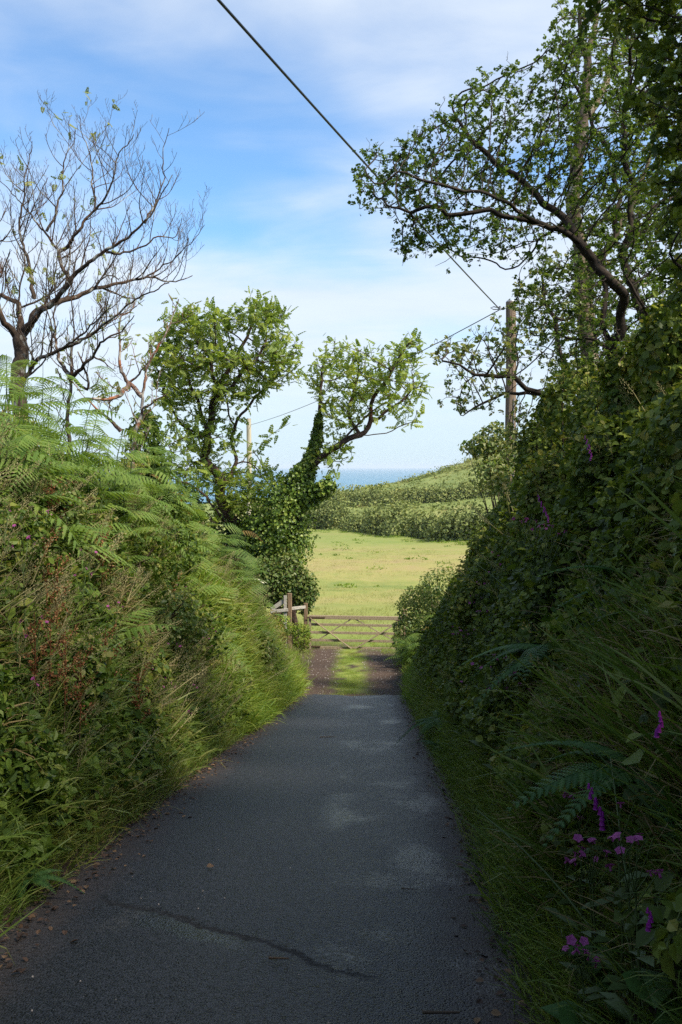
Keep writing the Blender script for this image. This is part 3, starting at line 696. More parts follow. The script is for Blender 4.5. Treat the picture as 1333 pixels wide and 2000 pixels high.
o, tips = bare_tree('dead_tree', 'small dead tree with orange stained pale trunk, just left of the green ash', limbs, [(.085, .012), (.055, .010), (.06, .02), (.03, .008), (.05, .012), (.03, .008)], M['bark_red'], .22, .85, 3, .05, .55)
tip_leaves(o, tips, 110, .19, M['ash_yellow'])

# ------------------------------------------------------------------ green ash beside the gate, leaning left
G = lambda pts: crop(pts, 280, 780, 0.3)
D4 = 35.5
base = at(545, 1110, D4); base[2] = float(ground_z(base[0], base[1])) - .1
limbs = [[base] + pxl([(530, 1065), (505, 1040)], D4) + pxl(G([(650, 825), (560, 770), (530, 700), (515, 620), (515, 545)]), D4),
         pxl(G([(515, 545), (470, 480), (415, 410), (410, 370), (428, 280), (430, 220), (450, 120), (470, 40), (480, -60), (450, -180), (400, -320)]), D4, .3),
         pxl(G([(430, 220), (380, 120, .4), (340, 0, .7), (300, -120, 1), (250, -280, 1)]), D4),
         pxl(G([(470, 40), (540, -60, -.5), (640, -160, -.8), (760, -300, -1)]), D4),
         pxl(G([(480, -60), (560, -200, .6), (660, -380, .8), (740, -560, 1)]), D4),
         pxl(G([(530, 570), (590, 430, .4), (605, 390, .4), (560, 300, .5), (560, 250, .5), (580, 170, .6), (640, 110, .6), (710, 0, .7), (820, -100, .8)]), D4),
         pxl(G([(580, 170, .6), (540, 60, .9), (530, -40, 1)]), D4),
         pxl(G([(640, 825), (540, 790, -.6), (470, 700, -.8), (400, 610, -1), (330, 570, -1), (240, 540, -1.2), (150, 510, -1.3)]), D4),
         pxl(G([(510, 810, -.6), (430, 800, -1), (390, 750, -1.2), (340, 690, -1.4), (275, 650, -1.5)]), D4),
         pxl(G([(455, 770, -.9), (410, 720, -1), (395, 690, -1)]), D4),
         pxl(G([(320, 220, .4), (260, 170, .4), (220, 110, .4), (160, 40, .3), (130, -40, .3)]), D4),
         pxl(G([(420, 390), (380, 300, .3), (320, 220, .4)]), D4),
         pxl(G([(590, 420, .4), (680, 360, .8), (780, 300, 1), (860, 210, 1), (960, 150, 1)]), D4),
         pxl(G([(240, 540, -1.2), (150, 460, -1.2), (190, 340, -1.2), (120, 220, -1.2)]), D4)]
clouds = [cloud(*a) for a in [(395, 640, 75, 38, D4, 1.8, 330), (510, 620, 58, 34, D4, 1.7, 220), (340, 705, 58, 55, D4, 1.9, 330), (440, 710, 90, 40, D4, 2.3, 380), (540, 685, 52, 45, D4, 1.6, 200), (345, 775, 50, 30, D4, 1.5, 130), (450, 770, 70, 26, D4, 1.6, 120), (575, 720, 28, 26, D4, 1, 50), (495, 590, 20, 20, D4, .6, 30),
                              (385, 850, 55, 60, D4, 1.6, 150), (400, 930, 70, 40, D4, 1.6, 150), (510, 745, 60, 25, D4, 1.4, 90), (450, 850, 25, 40, D4, 1.0, 40), (500, 955, 75, 40, D4, 1.5, 260), (450, 985, 50, 35, D4, 1.3, 130), (340, 660, 40, 50, D4, 1.3, 110)]]
ash, P, par, r, tips = tree('ash_tree', 'leafy green ash tree with dark forked trunk leaning left above the gate', 'tree', limbs, clouds, 0.24, 0.27, 2.0, 0.009, 0.19, M['bark_green'],
     dict(tpl=[ASHLEAF], per=4, size=0.33, tips=4, spread=.34, mat=M['ash'], droop=.12), up=0.12, jit=0.22, kink=.12)

# right hand ash, ivy climbing its trunk
D5 = 34.5
base = at(575, 1130, D5); base[2] = float(ground_z(base[0], base[1])) - .1
limbs = [[base] + pxl(G([(960, 960), (990, 830), (1020, 720), (1035, 640), (1060, 520), (1095, 430), (1120, 340), (1140, 240), (1150, 150), (1160, 40), (1180, -80), (1150, -200)]), D5),
         pxl(G([(1095, 430), (1150, 390, -.2), (1200, 340, -.3), (1290, 280, -.4), (1370, 200, -.5), (1450, 100, -.6), (1560, 20, -.6)]), D5),
         pxl([(668, 864, -.4), (700, 850, -.3), (735, 848, -.2), (765, 843, 0), (790, 832, 0), (808, 828, 0)], D5),
         pxl([(700, 850, -.3), (740, 820, 0), (780, 790, .2), (810, 760, .3)], D5),
         pxl(G([(1035, 650), (1080, 640, -.4), (1130, 620, -.6), (1180, 580, -.7), (1225, 545, -.8)]), D5),
         pxl(G([(1370, 200), (1340, 60, .4), (1380, -120, .6), (1400, -300, .6)]), D5),
         pxl(G([(1450, 100), (1550, -60, -.4), (1650, -220, -.6), (1740, -380, -.6)]), D5)]
clouds = [cloud(*a) for a in [(640, 740, 42, 70, D5, 1.6, 190), (700, 735, 60, 60, D5, 1.8, 220), (770, 720, 60, 50, D5, 1.8, 210), (735, 780, 80, 40, D5, 1.8, 180), (800, 680, 26, 40, D5, 1.1, 70), (660, 810, 55, 50, D5, 1.5, 130), (650, 885, 45, 35, D5, 1.2, 110),
                              (655, 680, 30, 30, D5, 1, 50), (795, 805, 40, 30, D5, 1, 30), (800, 760, 40, 40, D5, 1.2, 90)]]
ash2, P2, par2, r2, tips2 = tree('ash_tree', 'slimmer right hand ash tree with ivy wrapped trunk beside the gate', 'tree', limbs, clouds, 0.23, 0.27, 1.9, 0.009, 0.135, M['bark_green'],
     dict(tpl=[ASHLEAF], per=3, size=0.32, tips=3, spread=.30, mat=M['ash'], frac=.9, droop=.12), up=0.12, jit=0.22, kink=.12)
def leaf_shell(mb, cen, rad, n, size, tpls, g=rng, lump=0.35, freq=2.0, inner=0.6, seed=0, up=0.5):
    """Leaves on and under an uneven mound surface, facing mostly outward."""
    d = rdir(n, g); s = inner + (1 - inner) * g.random(n) ** 0.6
    k = 1 + lump * (fbm(d[:, 0] * freq + cen[0], d[:, 1] * freq + cen[1], d[:, 2] * freq, seed) - .5) * 2
    p = np.asarray(cen) + d * np.asarray(rad) * (s * k)[:, None]
    gap = fbm(p[:, 0] * 2.2, p[:, 1] * 2.2, p[:, 2] * 2.2, seed + 9)
    keep = (gap > 0.36) & (p[:, 2] > ground_z(p[:, 0], p[:, 1]))
    p, d = p[keep], d[keep]; N = len(p)
    ax = unit(rdir(N, g) + np.array([0, 0, -.25])); nrm = unit(d + np.array([0, 0, up]) + rdir(N, g) * .6)
    R = frames(ax, nrm) * (size * (.6 + .8 * g.random(N)))[:, None, None]; rd = g.random(N); w = g.integers(0, len(tpls), N)
    for q, tp in enumerate(tpls): mb.scatter(tp, R[w == q], p[w == q], rd[w == q])
def ivy_along(mb, pts, rad, n, size, g=rng):
    pts = np.asarray(pts); seg = np.linalg.norm(np.diff(pts, axis=0), axis=1); tot = np.concatenate([[0], np.cumsum(seg)])
    s = g.random(n) * tot[-1]; q = np.stack([np.interp(s, tot, pts[:, c]) for c in range(3)], -1); rr = np.interp(s, tot, rad)
    d = rdir(n, g); k = .45 + .75 * fbm(q[:, 0] * 2 + d[:, 0], q[:, 2] * 2 + d[:, 2], d[:, 1], 77)
    p = q + d * (rr * k * g.random(n) ** .25)[:, None] * 1.3
    R = frames(unit(rdir(n, g) + np.array([0, 0, -.5])), unit(d + rdir(n, g) * .4 + np.array([0, 0, .3]))) * (size * (.6 + .8 * g.random(n)))[:, None, None]
    mb.scatter(BROAD, R, p, g.random(n))
mb = MB()
ivy_along(mb, pxl([(540, 1090), (535, 1060), (545, 1010), (577, 960), (598, 915), (612, 885), (620, 850), (624, 810)], D5), [.9, 1.0, 1.0, .75, .36, .23, .17, .08], 14000, .085)
ivy_along(mb, pxl([(585, 970), (610, 968, -.5), (630, 955, -.7), (646, 943, -.8)], D5), [.5, .4, .36, .22], 1500, .10)
ivy_along(mb, pxl([(480, 1055, .5), (520, 1060, 0), (560, 1055, 0)], D5 + .3), [.7, 1.0, 1.1], 11000, .085)
mb.build('ivy', M['ivy_trunk'], ash2)

# ------------------------------------------------------------------ hawthorn arching over the lane from the right bank
H = lambda pts: crop(pts, 667, 0, 0.5)
D6 = 9.4
base = at(1232, 790, D6); base[2] = float(ground_z(base[0], base[1])) - .1
limbs = [[base] + pxl([(1228, 750), (1205, 705), (1198, 680), (1185, 650), (1178, 610)], D6),
         pxl([(1198, 680), (1222, 640, -.1), (1212, 590, -.2), (1190, 550, -.3), (1160, 515, -.3), (1132, 480, -.4), (1095, 445, -.4), (1050, 425, -.5), (985, 412, -.5), (930, 415, -.5), (890, 420, -.5), (840, 408, -.5), (790, 405, -.5), (760, 408, -.5)], D6),
         pxl([(1132, 480, -.4), (1100, 430, -.1), (1055, 395, .1), (1010, 350, .2), (980, 320, .2), (940, 285, .3), (900, 250, .3), (880, 200, .3)], D6),
         pxl([(1095, 445, -.4), (1030, 440, -.8), (970, 450, -1), (930, 475, -1.1), (880, 500, -1.1), (850, 520, -1.1)], D6),
         pxl([(1178, 610, 0), (1182, 560, .2), (1180, 500, .4), (1200, 440, .5), (1210, 380, .6), (1190, 300, .7), (1150, 220, .8), (1110, 150, .8), (1090, 90, .8)], D6),
         pxl([(1228, 750, 0), (1262, 660, .1), (1240, 590, .3), (1216, 540, .4), (1212, 490, .5), (1240, 420, .5), (1232, 350, .6), (1215, 270, .6), (1230, 160, .7), (1220, 40, .8)], D6),
         pxl([(1262, 660, .1), (1290, 640, -.2), (1255, 590, -.3), (1225, 550, -.3), (1218, 530, -.3)], D6),
         pxl([(1050, 425, -.5), (1000, 390, -.7), (920, 370, -.8), (860, 360, -.8), (790, 345, -.8), (740, 350, -.8), (700, 345, -.8)], D6),
         pxl([(1100, 430, -.1), (1060, 460, .4), (1040, 500, .6), (985, 530, .8)], D6, .04),
         pxl([(1212, 490, .5), (1280, 420, .7), (1330, 370, .8), (1400, 330, .8)], D6),
         pxl([(1205, 705, 0), (1150, 660, .3), (1090, 650, .5), (1040, 660, .6)], D6)]
clouds = [cloud(*a) for a in [(760, 355, 85, 65, D6, .8, 351), (850, 330, 95, 85, D6, .95, 540), (930, 270, 80, 90, D6, 1.0, 445), (960, 200, 60, 55, D6, .8, 202), (1020, 330, 100, 100, D6, 1.1, 580), (1080, 200, 70, 110, D6, 1.0, 351), (1120, 110, 55, 90, D6, .9, 170),
                              (1180, 330, 100, 130, D6, 1.1, 567), (1250, 200, 90, 180, D6, 1.1, 580), (860, 440, 90, 60, D6, .8, 310), (800, 480, 50, 30, D6, .5, 60), (960, 470, 80, 50, D6, .8, 162), (1270, 430, 90, 120, D6, 1.1, 445), (1180, 520, 80, 70, D6, .9, 162), (1090, 600, 90, 80, D6, .9, 256), (1290, 320, 80, 200, D6 + 1.6, 1.0, 500), (1180, 430, 90, 110, D6 + 1.8, .8, 240), (1240, 640, 90, 90, D6 + 1.2, .8, 240), (1300, 40, 70, 80, D6, 1, 243), (1200, 20, 70, 70, D6, 1, 202), (1160, 700, 80, 70, D6, .9, 175), (1285, 560, 60, 80, D6, .8, 202)]]
haw, P, par, r, tips = tree('hawthorn_tree', 'big gnarled hawthorn tree whose leafy limbs arch left over the lane', 'tree', limbs, clouds, 0.075, 0.085, 1.0, 0.0030, 0.064, M['bark_haw'],
     dict(tpl=SPRIGS, per=3, size=0.053, tips=2, spread=.09, mat=M['haw'], frac=.64), up=0.06, jit=0.34, iters=120, kink=.06,
     post=lambda mb, P, r, tips: sprouts(mb, P, r, np.nonzero(tips <= 6)[0], 900, .16, .0032, up=.3))

# second hawthorn further down the bank, in front of the pole
D7 = 14.5
base = at(1120, 880, D7); base[2] = float(ground_z(base[0], base[1])) - .1
limbs = [[base] + pxl([(1110, 830), (1085, 790), (1065, 772)], D7),
         pxl([(1065, 772), (1040, 755, -.2), (1010, 740, -.3), (960, 735, -.4), (920, 725, -.5), (880, 700, -.5), (850, 690, -.5)], D7),
         pxl([(1065, 772), (1030, 765, .3), (985, 772, .5), (940, 790, .6), (905, 815, .6)], D7),
         pxl([(1085, 790), (1100, 720, .2), (1090, 640, .3), (1070, 570, .4), (1060, 510, .4)], D7),
         pxl([(1110, 830), (1150, 750, .3), (1160, 660, .5), (1150, 580, .5)], D7)]
clouds = [cloud(*a) for a in [(900, 690, 65, 50, D7, 1.1, 170), (960, 700, 70, 60, D7, 1.2, 200), (920, 770, 70, 45, D7, 1.0, 120), (1030, 650, 70, 80, D7, 1.3, 240), (1080, 570, 80, 80, D7, 1.3, 280), (1130, 680, 70, 90, D7, 1.3, 260), (995, 680, 45, 60, D7, .8, 110), (1010, 840, 40, 60, D7, .8, 90), (1180, 600, 60, 100, D7, 1.3, 220), (1090, 790, 50, 40, D7, 1, 110), (1100, 720, 60, 60, D7, 1.1, 150)]]
haw2, P, par, r, tips = tree('hawthorn_tree', 'smaller hawthorn tree with level branches reaching left across the near utility pole', 'tree', limbs, clouds, 0.12, 0.15, 1.2, 0.0045, 0.07, M['bark_haw'],
     dict(tpl=SPRIGS, per=2, size=0.08, tips=2, spread=.08, mat=M['haw_pale'], frac=.8), up=0.05, jit=0.3, kink=.08,
     post=lambda mb, P, r, tips: sprouts(mb, P, r, np.nonzero(tips <= 6)[0], 400, .22, .004, up=.3))

# tall pale trunk behind the hawthorn
D8 = 15.5
base = at(1150, 800, D8); base[2] = float(ground_z(base[0], base[1])) - .1
limbs = [[base] + pxl([(1148, 700), (1142, 560), (1128, 440), (1118, 390), (1135, 250), (1150, 130), (1163, 40), (1175, -60), (1185, -160)], D8),
         pxl([(1150, 130), (1130, 60, -.4), (1115, -20, -.5)], D8), pxl([(1135, 250), (1180, 170, .4), (1210, 60, .6), (1230, -60, .7)], D8), pxl([(1142, 560), (1200, 470, .3), (1250, 380, .4), (1280, 250, .4)], D8)]
clouds = [cloud(*a) for a in [(1210, 190, 120, 190, D8, 1.5, 330), (1260, 430, 90, 150, D8, 1.4, 230), (1190, 560, 80, 90, D8, 1.2, 130), (1150, 20, 90, 110, D8, 1.3, 170), (1140, 200, 70, 90, D8, 1.1, 90), (1240, 60, 90, 130, D8, 1.3, 260), (1140, 480, 60, 100, D8, 1, 90)]]
tree('tall_tree', 'tall tree with straight pale slender trunk rising behind the hawthorn', 'tree', limbs, clouds, 0.17, 0.2, 1.5, 0.006, 0.14, M['bark_pale'],
     dict(tpl=SPRIGS, per=3, size=0.09, tips=3, spread=.12, mat=M['haw'], frac=.75), up=0.1, jit=0.2)

# dark tree close by on the right, half out of the frame
D9 = 6.6
base = np.array([2.95, 6.4, 0]); base[2] = float(ground_z(base[0], base[1])) - .1
limbs = [[base] + pxl([(1430, 700), (1400, 560), (1390, 420)], D9), pxl([(1390, 420), (1400, 300, -.2), (1390, 200, -.3), (1370, 60, -.4), (1350, -60, -.4)], D9),
         pxl([(1390, 420), (1430, 280, .2), (1420, 100, .3), (1380, -80, .4), (1330, -250, .3)], D9), pxl([(1400, 560), (1340, 520, -.3), (1300, 500, -.4)], D9), pxl([(1430, 280, .2), (1560, 150, -.6), (1640, 0, -1.2), (1640, -200, -2)], D9)]
clouds = [cloud(*a) for a in [(1340, 120, 90, 160, D9, .9, 330), (1360, 360, 70, 160, D9, .8, 270), (1290, -60, 130, 100, D9, 1.0, 260), (1480, 200, 130, 300, D9, 1.1, 400), (1345, 560, 50, 90, D9, .6, 130), (1450, -250, 260, 200, D9 - .8, 1.6, 500)]]  # crown outside the frame enlarged to shade the near left bank
tree('leaning_tree', 'dark dense leafy tree at the right edge of the frame, nearest the camera', 'tree', limbs, clouds, 0.10, 0.125, 1.0, 0.0045, 0.10, M['bark_haw'],
     dict(tpl=SPRIGS, per=3, size=0.095, tips=3, spread=.09, mat=M['ivy'], frac=.95), up=0.05, jit=0.28)
# unseen tree added beside and behind the camera, crown shaped to shade the near lane
limbs = [[np.array([3.6, -1.5, float(ground_z(3.6, -1.5)) - .1]), (3.5, -1.5, 4.5), (3.2, -1.4, 5.8), (2.6, -1.2, 7.0)], [(3.5, -1.5, 4.8), (2.0, -.8, 6.2), (.5, -.2, 6.8), (-1, .2, 7.2)], [(3.3, -1.5, 5.6), (3.2, .5, 6.8), (3, 2, 7.6)], [(3.4, -1.5, 5.2), (2.6, -3.6, 6.3), (1.4, -5.5, 7)]]
clouds = [((4.3, 3.4, 6.7), (1.3, 2.6, 1.8), 500), ((3.7, 3.4, 8.0), (1.5, 2.6, 1.4), 220), ((4.4, -.6, 6.9), (2.2, 2.6, 2.0), 900), ((4.2, -4, 6.9), (2.6, 2.6, 2.0), 700)]
tree('added_shade_tree', 'unseen leafy tree added to shade the near end of the lane', 'tree', limbs, clouds, 0.22, 0.26, 2.0, 0.008, 0.2, M['bark_haw'],
     dict(tpl=SPRIGS, per=4, size=0.17, tips=4, spread=.2, mat=M['haw'], frac=.9), up=0.05, jit=0.2)

# ------------------------------------------------------------------ shrubs
def shrub(name, label, cat, cen, rad, n, size, mat, tpls=(LEAF, BROAD), group=None, root=None, lump=.4, freq=1.6, stems=5, bark='bark_haw', blobs=None, inner=.55):
    cen = np.asarray(cen, float); rad = np.asarray(rad, float); gz = float(ground_z(cen[0], cen[1]))
    o = empty(name, (cen[0], cen[1], gz)); tag(o, label, cat, group)
    st = MB(); fo = MB(); bl = blobs or [(cen, rad, 1.0)]
    tot = sum(b_[2] for b_ in bl)
    for q, (c_, r_, w_) in enumerate(bl):
        leaf_shell(fo, c_, r_, int(n * w_ / tot), size, list(tpls), lump=lump, freq=freq, seed=int(rng.integers(1000)), inner=inner)
        for k in range(stems):
            d = rdir(1)[0]; d[2] = abs(d[2]) * .8 + .3
            e = np.asarray(c_) + d * np.asarray(r_) * .85; s0 = np.array([cen[0], cen[1], gz - .05]) if root is None else np.asarray(root) + rng.normal(size=3) * [.02, .02, 0]
            mpt = (s0 + e) / 2 + rng.normal(size=3) * .12 * rad.min()
            tt = np.linspace(0, 1, 7)[:, None]; C = s0 * (1 - tt) ** 2 + 2 * mpt * tt * (1 - tt) + e * tt ** 2
            tube_mb(st, C, np.linspace(.03, .006, 7) * max(.5, min(1.5, rad.max())), 5, random.random())
    st.build('stems', M[bark], o, smooth=True); fo.build('foliage', M[mat], o)
    return o
def blob(px, py, d, rx, ry, rd, w=1.0): return (at(px, py, d), (rx * d / FPX, rd, ry * d / FPX), w)

# dark thicket left of the ash trunk
shrub('blackthorn_bush', 'dark green blackthorn bush between the bracken and the leaning ash', 'bush', at(410, 1080, 36.5), (1.5, 1.2, 1.2), 9000, .12, 'dark_shrub', group=None,
      blobs=[blob(405, 1065, 36.5, 70, 75, 1.4), blob(360, 1010, 37.5, 45, 70, 1.3), blob(470, 1090, 36.0, 55, 75, 1.2), blob(440, 1150, 35.2, 60, 50, 1.0)])
shrub('golden_bush', 'golden brown leafy bush at the top of the left bank', 'bush', at(295, 980, 25), (.8, .8, .7), 4200, .10, 'bracken_gold', blobs=[blob(285, 960, 25, 38, 45, .8), blob(315, 1000, 25, 30, 55, .7), blob(255, 930, 25.4, 30, 40, .7)], stems=4)
shrub('elder_bush', 'mid green elder bush with flat cream flower heads behind the fence', 'bush', at(530, 1160, 33.2), (1, .9, .9), 7500, .11, 'haw_pale', blobs=[blob(520, 1140, 33.3, 50, 50, .5), blob(560, 1130, 33.4, 45, 55, .5), blob(592, 1155, 33.5, 26, 42, .4), blob(480, 1165, 33.2, 45, 42, .6)], tpls=(NARROW, LEAF))
el = bpy.data.objects['elder_bush']
for q, (px, py) in enumerate([(493, 1136), (503, 1133), (513, 1137)]):
    mb = MB(); c_ = at(px, py, 32.6)
    for k in range(26):
        a, rr = k * 2.4, .10 * math.sqrt(k / 26)
        p_ = c_ + np.array([math.cos(a) * rr, math.sin(a) * rr, .02 * math.cos(k)]); d = rdir(1)[0] * .4 + np.array([0, 0, 1])
        mb.scatter(BROAD, frames(rdir(1), d[None]) * .05, p_[None], np.array([.5]))
    mb.build('flower_head', M['white_fl'], el)
shrub('leafy_shrub', 'small leafy shrub on the bank foot below the left hand dead trees', 'bush', at(280, 880, 22.5), (.6, .6, .6), 2600, .10, 'haw', blobs=[blob(285, 850, 22.5, 32, 55, .6), blob(300, 910, 22.5, 25, 40, .5)], tpls=(NARROW, LEAF))
shrub('yellow_bush', 'bright yellow green bush at the bend of the left bank before the gate', 'bush', at(510, 1240, 27), (.5, .5, .4), 3800, .055, 'bracken_gold', blobs=[blob(510, 1225, 27.5, 42, 34, .5), blob(470, 1215, 27, 35, 28, .4), blob(532, 1258, 27.5, 30, 28, .4)], stems=3)
shrub('weedy_shrub', 'low leafy growth in front of the fence and the left end of the gate', 'bush', at(570, 1250, 31.3), (.5, .4, .4), 4200, .06, 'verge', blobs=[blob(548, 1226, 31.4, 32, 26, .35), blob(588, 1242, 31.6, 22, 28, .3), blob(520, 1230, 31.0, 32, 28, .4)], tpls=(NARROW, LEAF), stems=3, bark='brown_stem')
# right of the gate
shrub('bramble_bush', 'green bush covering the right hand end of the gate', 'bush', at(850, 1240, 29.3), (.9, .8, .8), 10000, .08, 'haw_pale', blobs=[blob(822, 1180, 29.5, 48, 45, .7), blob(872, 1165, 28.5, 60, 55, .8), blob(803, 1235, 29.2, 38, 42, .6), blob(845, 1245, 28.0, 70, 60, .8)], tpls=(LEAF, NARROW))
# hedge shrubs along the top of the right bank
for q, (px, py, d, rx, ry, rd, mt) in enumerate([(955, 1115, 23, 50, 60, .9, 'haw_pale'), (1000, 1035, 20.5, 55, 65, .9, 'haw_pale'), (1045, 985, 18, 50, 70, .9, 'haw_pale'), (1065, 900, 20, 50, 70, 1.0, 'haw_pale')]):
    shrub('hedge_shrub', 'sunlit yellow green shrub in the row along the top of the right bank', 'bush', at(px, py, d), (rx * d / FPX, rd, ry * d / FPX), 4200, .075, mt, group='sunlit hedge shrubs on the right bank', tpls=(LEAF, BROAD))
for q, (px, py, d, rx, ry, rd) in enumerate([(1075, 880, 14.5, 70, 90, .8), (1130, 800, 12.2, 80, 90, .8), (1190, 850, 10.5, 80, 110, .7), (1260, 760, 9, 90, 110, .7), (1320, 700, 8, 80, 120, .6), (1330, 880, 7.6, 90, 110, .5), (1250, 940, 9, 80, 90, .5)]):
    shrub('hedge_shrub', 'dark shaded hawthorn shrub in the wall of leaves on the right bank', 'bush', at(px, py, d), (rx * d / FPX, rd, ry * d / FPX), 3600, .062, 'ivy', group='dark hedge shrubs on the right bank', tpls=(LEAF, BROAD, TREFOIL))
shrub('pale_thorn_shrub', 'loose pale leaved shrub in front of the foot of the near utility pole', 'bush', at(1000, 960, 21.5), (.6, .6, .6), 3000, .08, 'haw_pale', blobs=[blob(972, 850, 22, 38, 26, .5), blob(940, 872, 22, 36, 20, .5), blob(990, 890, 22, 40, 34, .6), blob(965, 925, 21.5, 38, 34, .6), blob(1005, 965, 21, 42, 50, .6)], tpls=(LEAF,), lump=.6)

# mounds of bramble and herbs that break up the faces of the banks
def mound(side, y, u, r, n, size, mat, label, group, tp):
    x = float(XL(y)) - u if side < 0 else float(XR(y)) + u
    z = float(ground_z(x, y)); nn = ground_n(np.array([x]), np.array([y]))[0]
    c_ = np.array([x, y, z]) + nn * r * .35
    shrub('bramble_mound', label, 'bush', c_, (r * .9, r * 1.25, r * .85), n, size, mat, tpls=tp, group=group, root=(x, y, z - .05), lump=.6, freq=2.2, stems=4, bark='brown_stem', inner=.5)
for q in range(34):
    y = 4.2 + 24 * (q / 34) + random.uniform(-.6, .6); mt = ('bramble', 'grass', 'bramble', 'haw_pale')[q % 4] if y > 9 else ('bramble', 'bramble', 'grass')[q % 3]
    mound(-1, y, random.uniform(.25, 1.9), random.uniform(.28, .55), 1500, .058 if y < 14 else .066, mt, 'rounded mound of bramble and weeds bulging from the left bank', 'bramble mounds on the left bank', (TREFOIL, LEAF, NARROW))
for q in range(30):
    y = 4.0 + 24 * (q / 30) + random.uniform(-.6, .6)
    mound(1, y, random.uniform(.45, 1.6) if y < 17 else random.uniform(.9, 1.5), random.uniform(.28, .5) if y < 17 else .25, 1700, .05 if y < 14 else .062, 'ivy' if q % 3 else 'bramble', 'rounded mound of leafy bramble bulging from the right bank', 'bramble mounds on the right bank', (TREFOIL, LEAF, BROAD))

# ------------------------------------------------------------------ gate, posts, fence, poles, cables
GY_ = 33.0
gl, gr = at(603, 1204, GY_)[0], at(786, 1204, GY_)[0]
def gz(px_y, d=GY_): return at(690, px_y, d)[2]
zt, zb = gz(1205), gz(1265)
gs = [gz(v) for v in (1219.5, 1235, 1250, 1264.5)]
gate = empty('field_gate', ((gl + gr) / 2, GY_, float(ground_z((gl + gr) / 2, GY_)))); tag(gate, 'weathered five bar timber field gate closed across the stony track', 'gate')
def bar(parent, name, a, b, w, h, mat, up=(0, 0, 1)):
    mb = MB(); box_mb(mb, a, b, w, h, up); return mb.build(name, mat, parent)
tilt = 0.0
dz = -0.05                                   # the gate has dropped a little towards its free end
bar(gate, 'top_rail', (gl, GY_, zt), (gr, GY_, zt + dz), .07, .125, M['gate'])
for z_ in gs: bar(gate, 'rail', (gl + .09, GY_ + .004, z_), (gr - .09, GY_ + .004, z_ + dz), .03, .085, M['gate'])
bar(gate, 'stile', (gl + .045, GY_, zb - .06), (gl + .045, GY_, zt - .065), .09, .075, M['gate'], (0, 1, 0))
bar(gate, 'stile', (gr - .045, GY_, zb - .1), (gr - .045, GY_, zt - .11), .09, .075, M['gate'], (0, 1, 0))
gm = at(690, 1204, GY_)[0]
yb = GY_ - .034
for (a, b_) in (((gl + .05, zt - .02), (gm, zb - .07)), ((gm - .02, zt - .05), (gl + .25, gs[2] - .05))):
    bar(gate, 'brace', (a[0], yb - (.0 if a[0] < gm - .1 else -.068), a[1]), (b_[0], yb - (.0 if a[0] < gm - .1 else -.068), b_[1]), .028, .085, M['gate'], (0, 1, 0))
for (a, b_) in (((gm + .02, zt - .05), (gr - .1, gs[2] - .12)), ((gm, zb - .07), (gr - .1, zt - .16))):
    bar(gate, 'brace', (a[0], yb - (.0 if a[1] < zt - .5 else -.068), a[1]), (b_[0], yb - (.0 if a[1] < zt - .5 else -.068), b_[1]), .028, .085, M['gate'], (0, 1, 0))
bar(gate, 'hinge', (gl - .06, GY_ - .052, zt - .01), (gl + .55, GY_ - .052, zt - .02), .012, .045, M['rusty'])
bar(gate, 'hinge', (gl - .06, GY_ - .03, zb + .05), (gl + .4, GY_ - .03, zb + .045), .012, .04, M['rusty'])
bar(gate, 'latch', (gr - .22, GY_ - .055, zt - .12), (gr + .06, GY_ - .055, zt - .12), .015, .035, M['rusty'])
def post(name, label, px, pyt, d, w, mat, pyb=None):
    a = at(px, pyt, d); z0 = float(ground_z(a[0], a[1])) - .3
    o = empty(name, (a[0], a[1], z0 + .3)); tag(o, label, 'post')
    mb = MB(); box_mb(mb, (a[0], a[1], z0), a, w, w, (0, 1, 0), bev=.15); mb.build('shaft', mat, o)
    return o
post('gate_post', 'short brown timber post at the left end of the field gate', 597.5, 1178, 33.06, .13, M['post'])
post('gate_post', 'timber post at the right end of the field gate, mostly behind the bush', 791.5, 1190, 33.06, .14, M['post'])
fn = empty('fence', (*at(563, 1210, 32.6)[:2], float(ground_z(*at(563, 1210, 32.6)[:2])))); tag(fn, 'short silvery timber fence piece with tall brown post left of the gate', 'fence')
a = at(566, 1159, 32.6); z0 = float(ground_z(a[0], a[1])) - .2
bar(fn, 'post', (a[0], a[1], z0), a, .15, .15, M['post'], (0, 1, 0))
b_ = at(557.5, 1163, 32.44); bar(fn, 'plank', (b_[0], b_[1], z0), b_, .035, .10, M['rail'], (1, 0, 0))
bar(fn, 'rail', at(529, 1194.5, 32.36), at(563.5, 1191, 32.4), .04, .10, M['rail'])
bar(fn, 'brace', at(531, 1190, 32.5), at(554, 1174, 32.5), .04, .13, M['rail'])
bar(fn, 'rail', at(570, 1188.5, 32.6), at(596.5, 1185.5, 32.92), .05, .10, M['rail'])

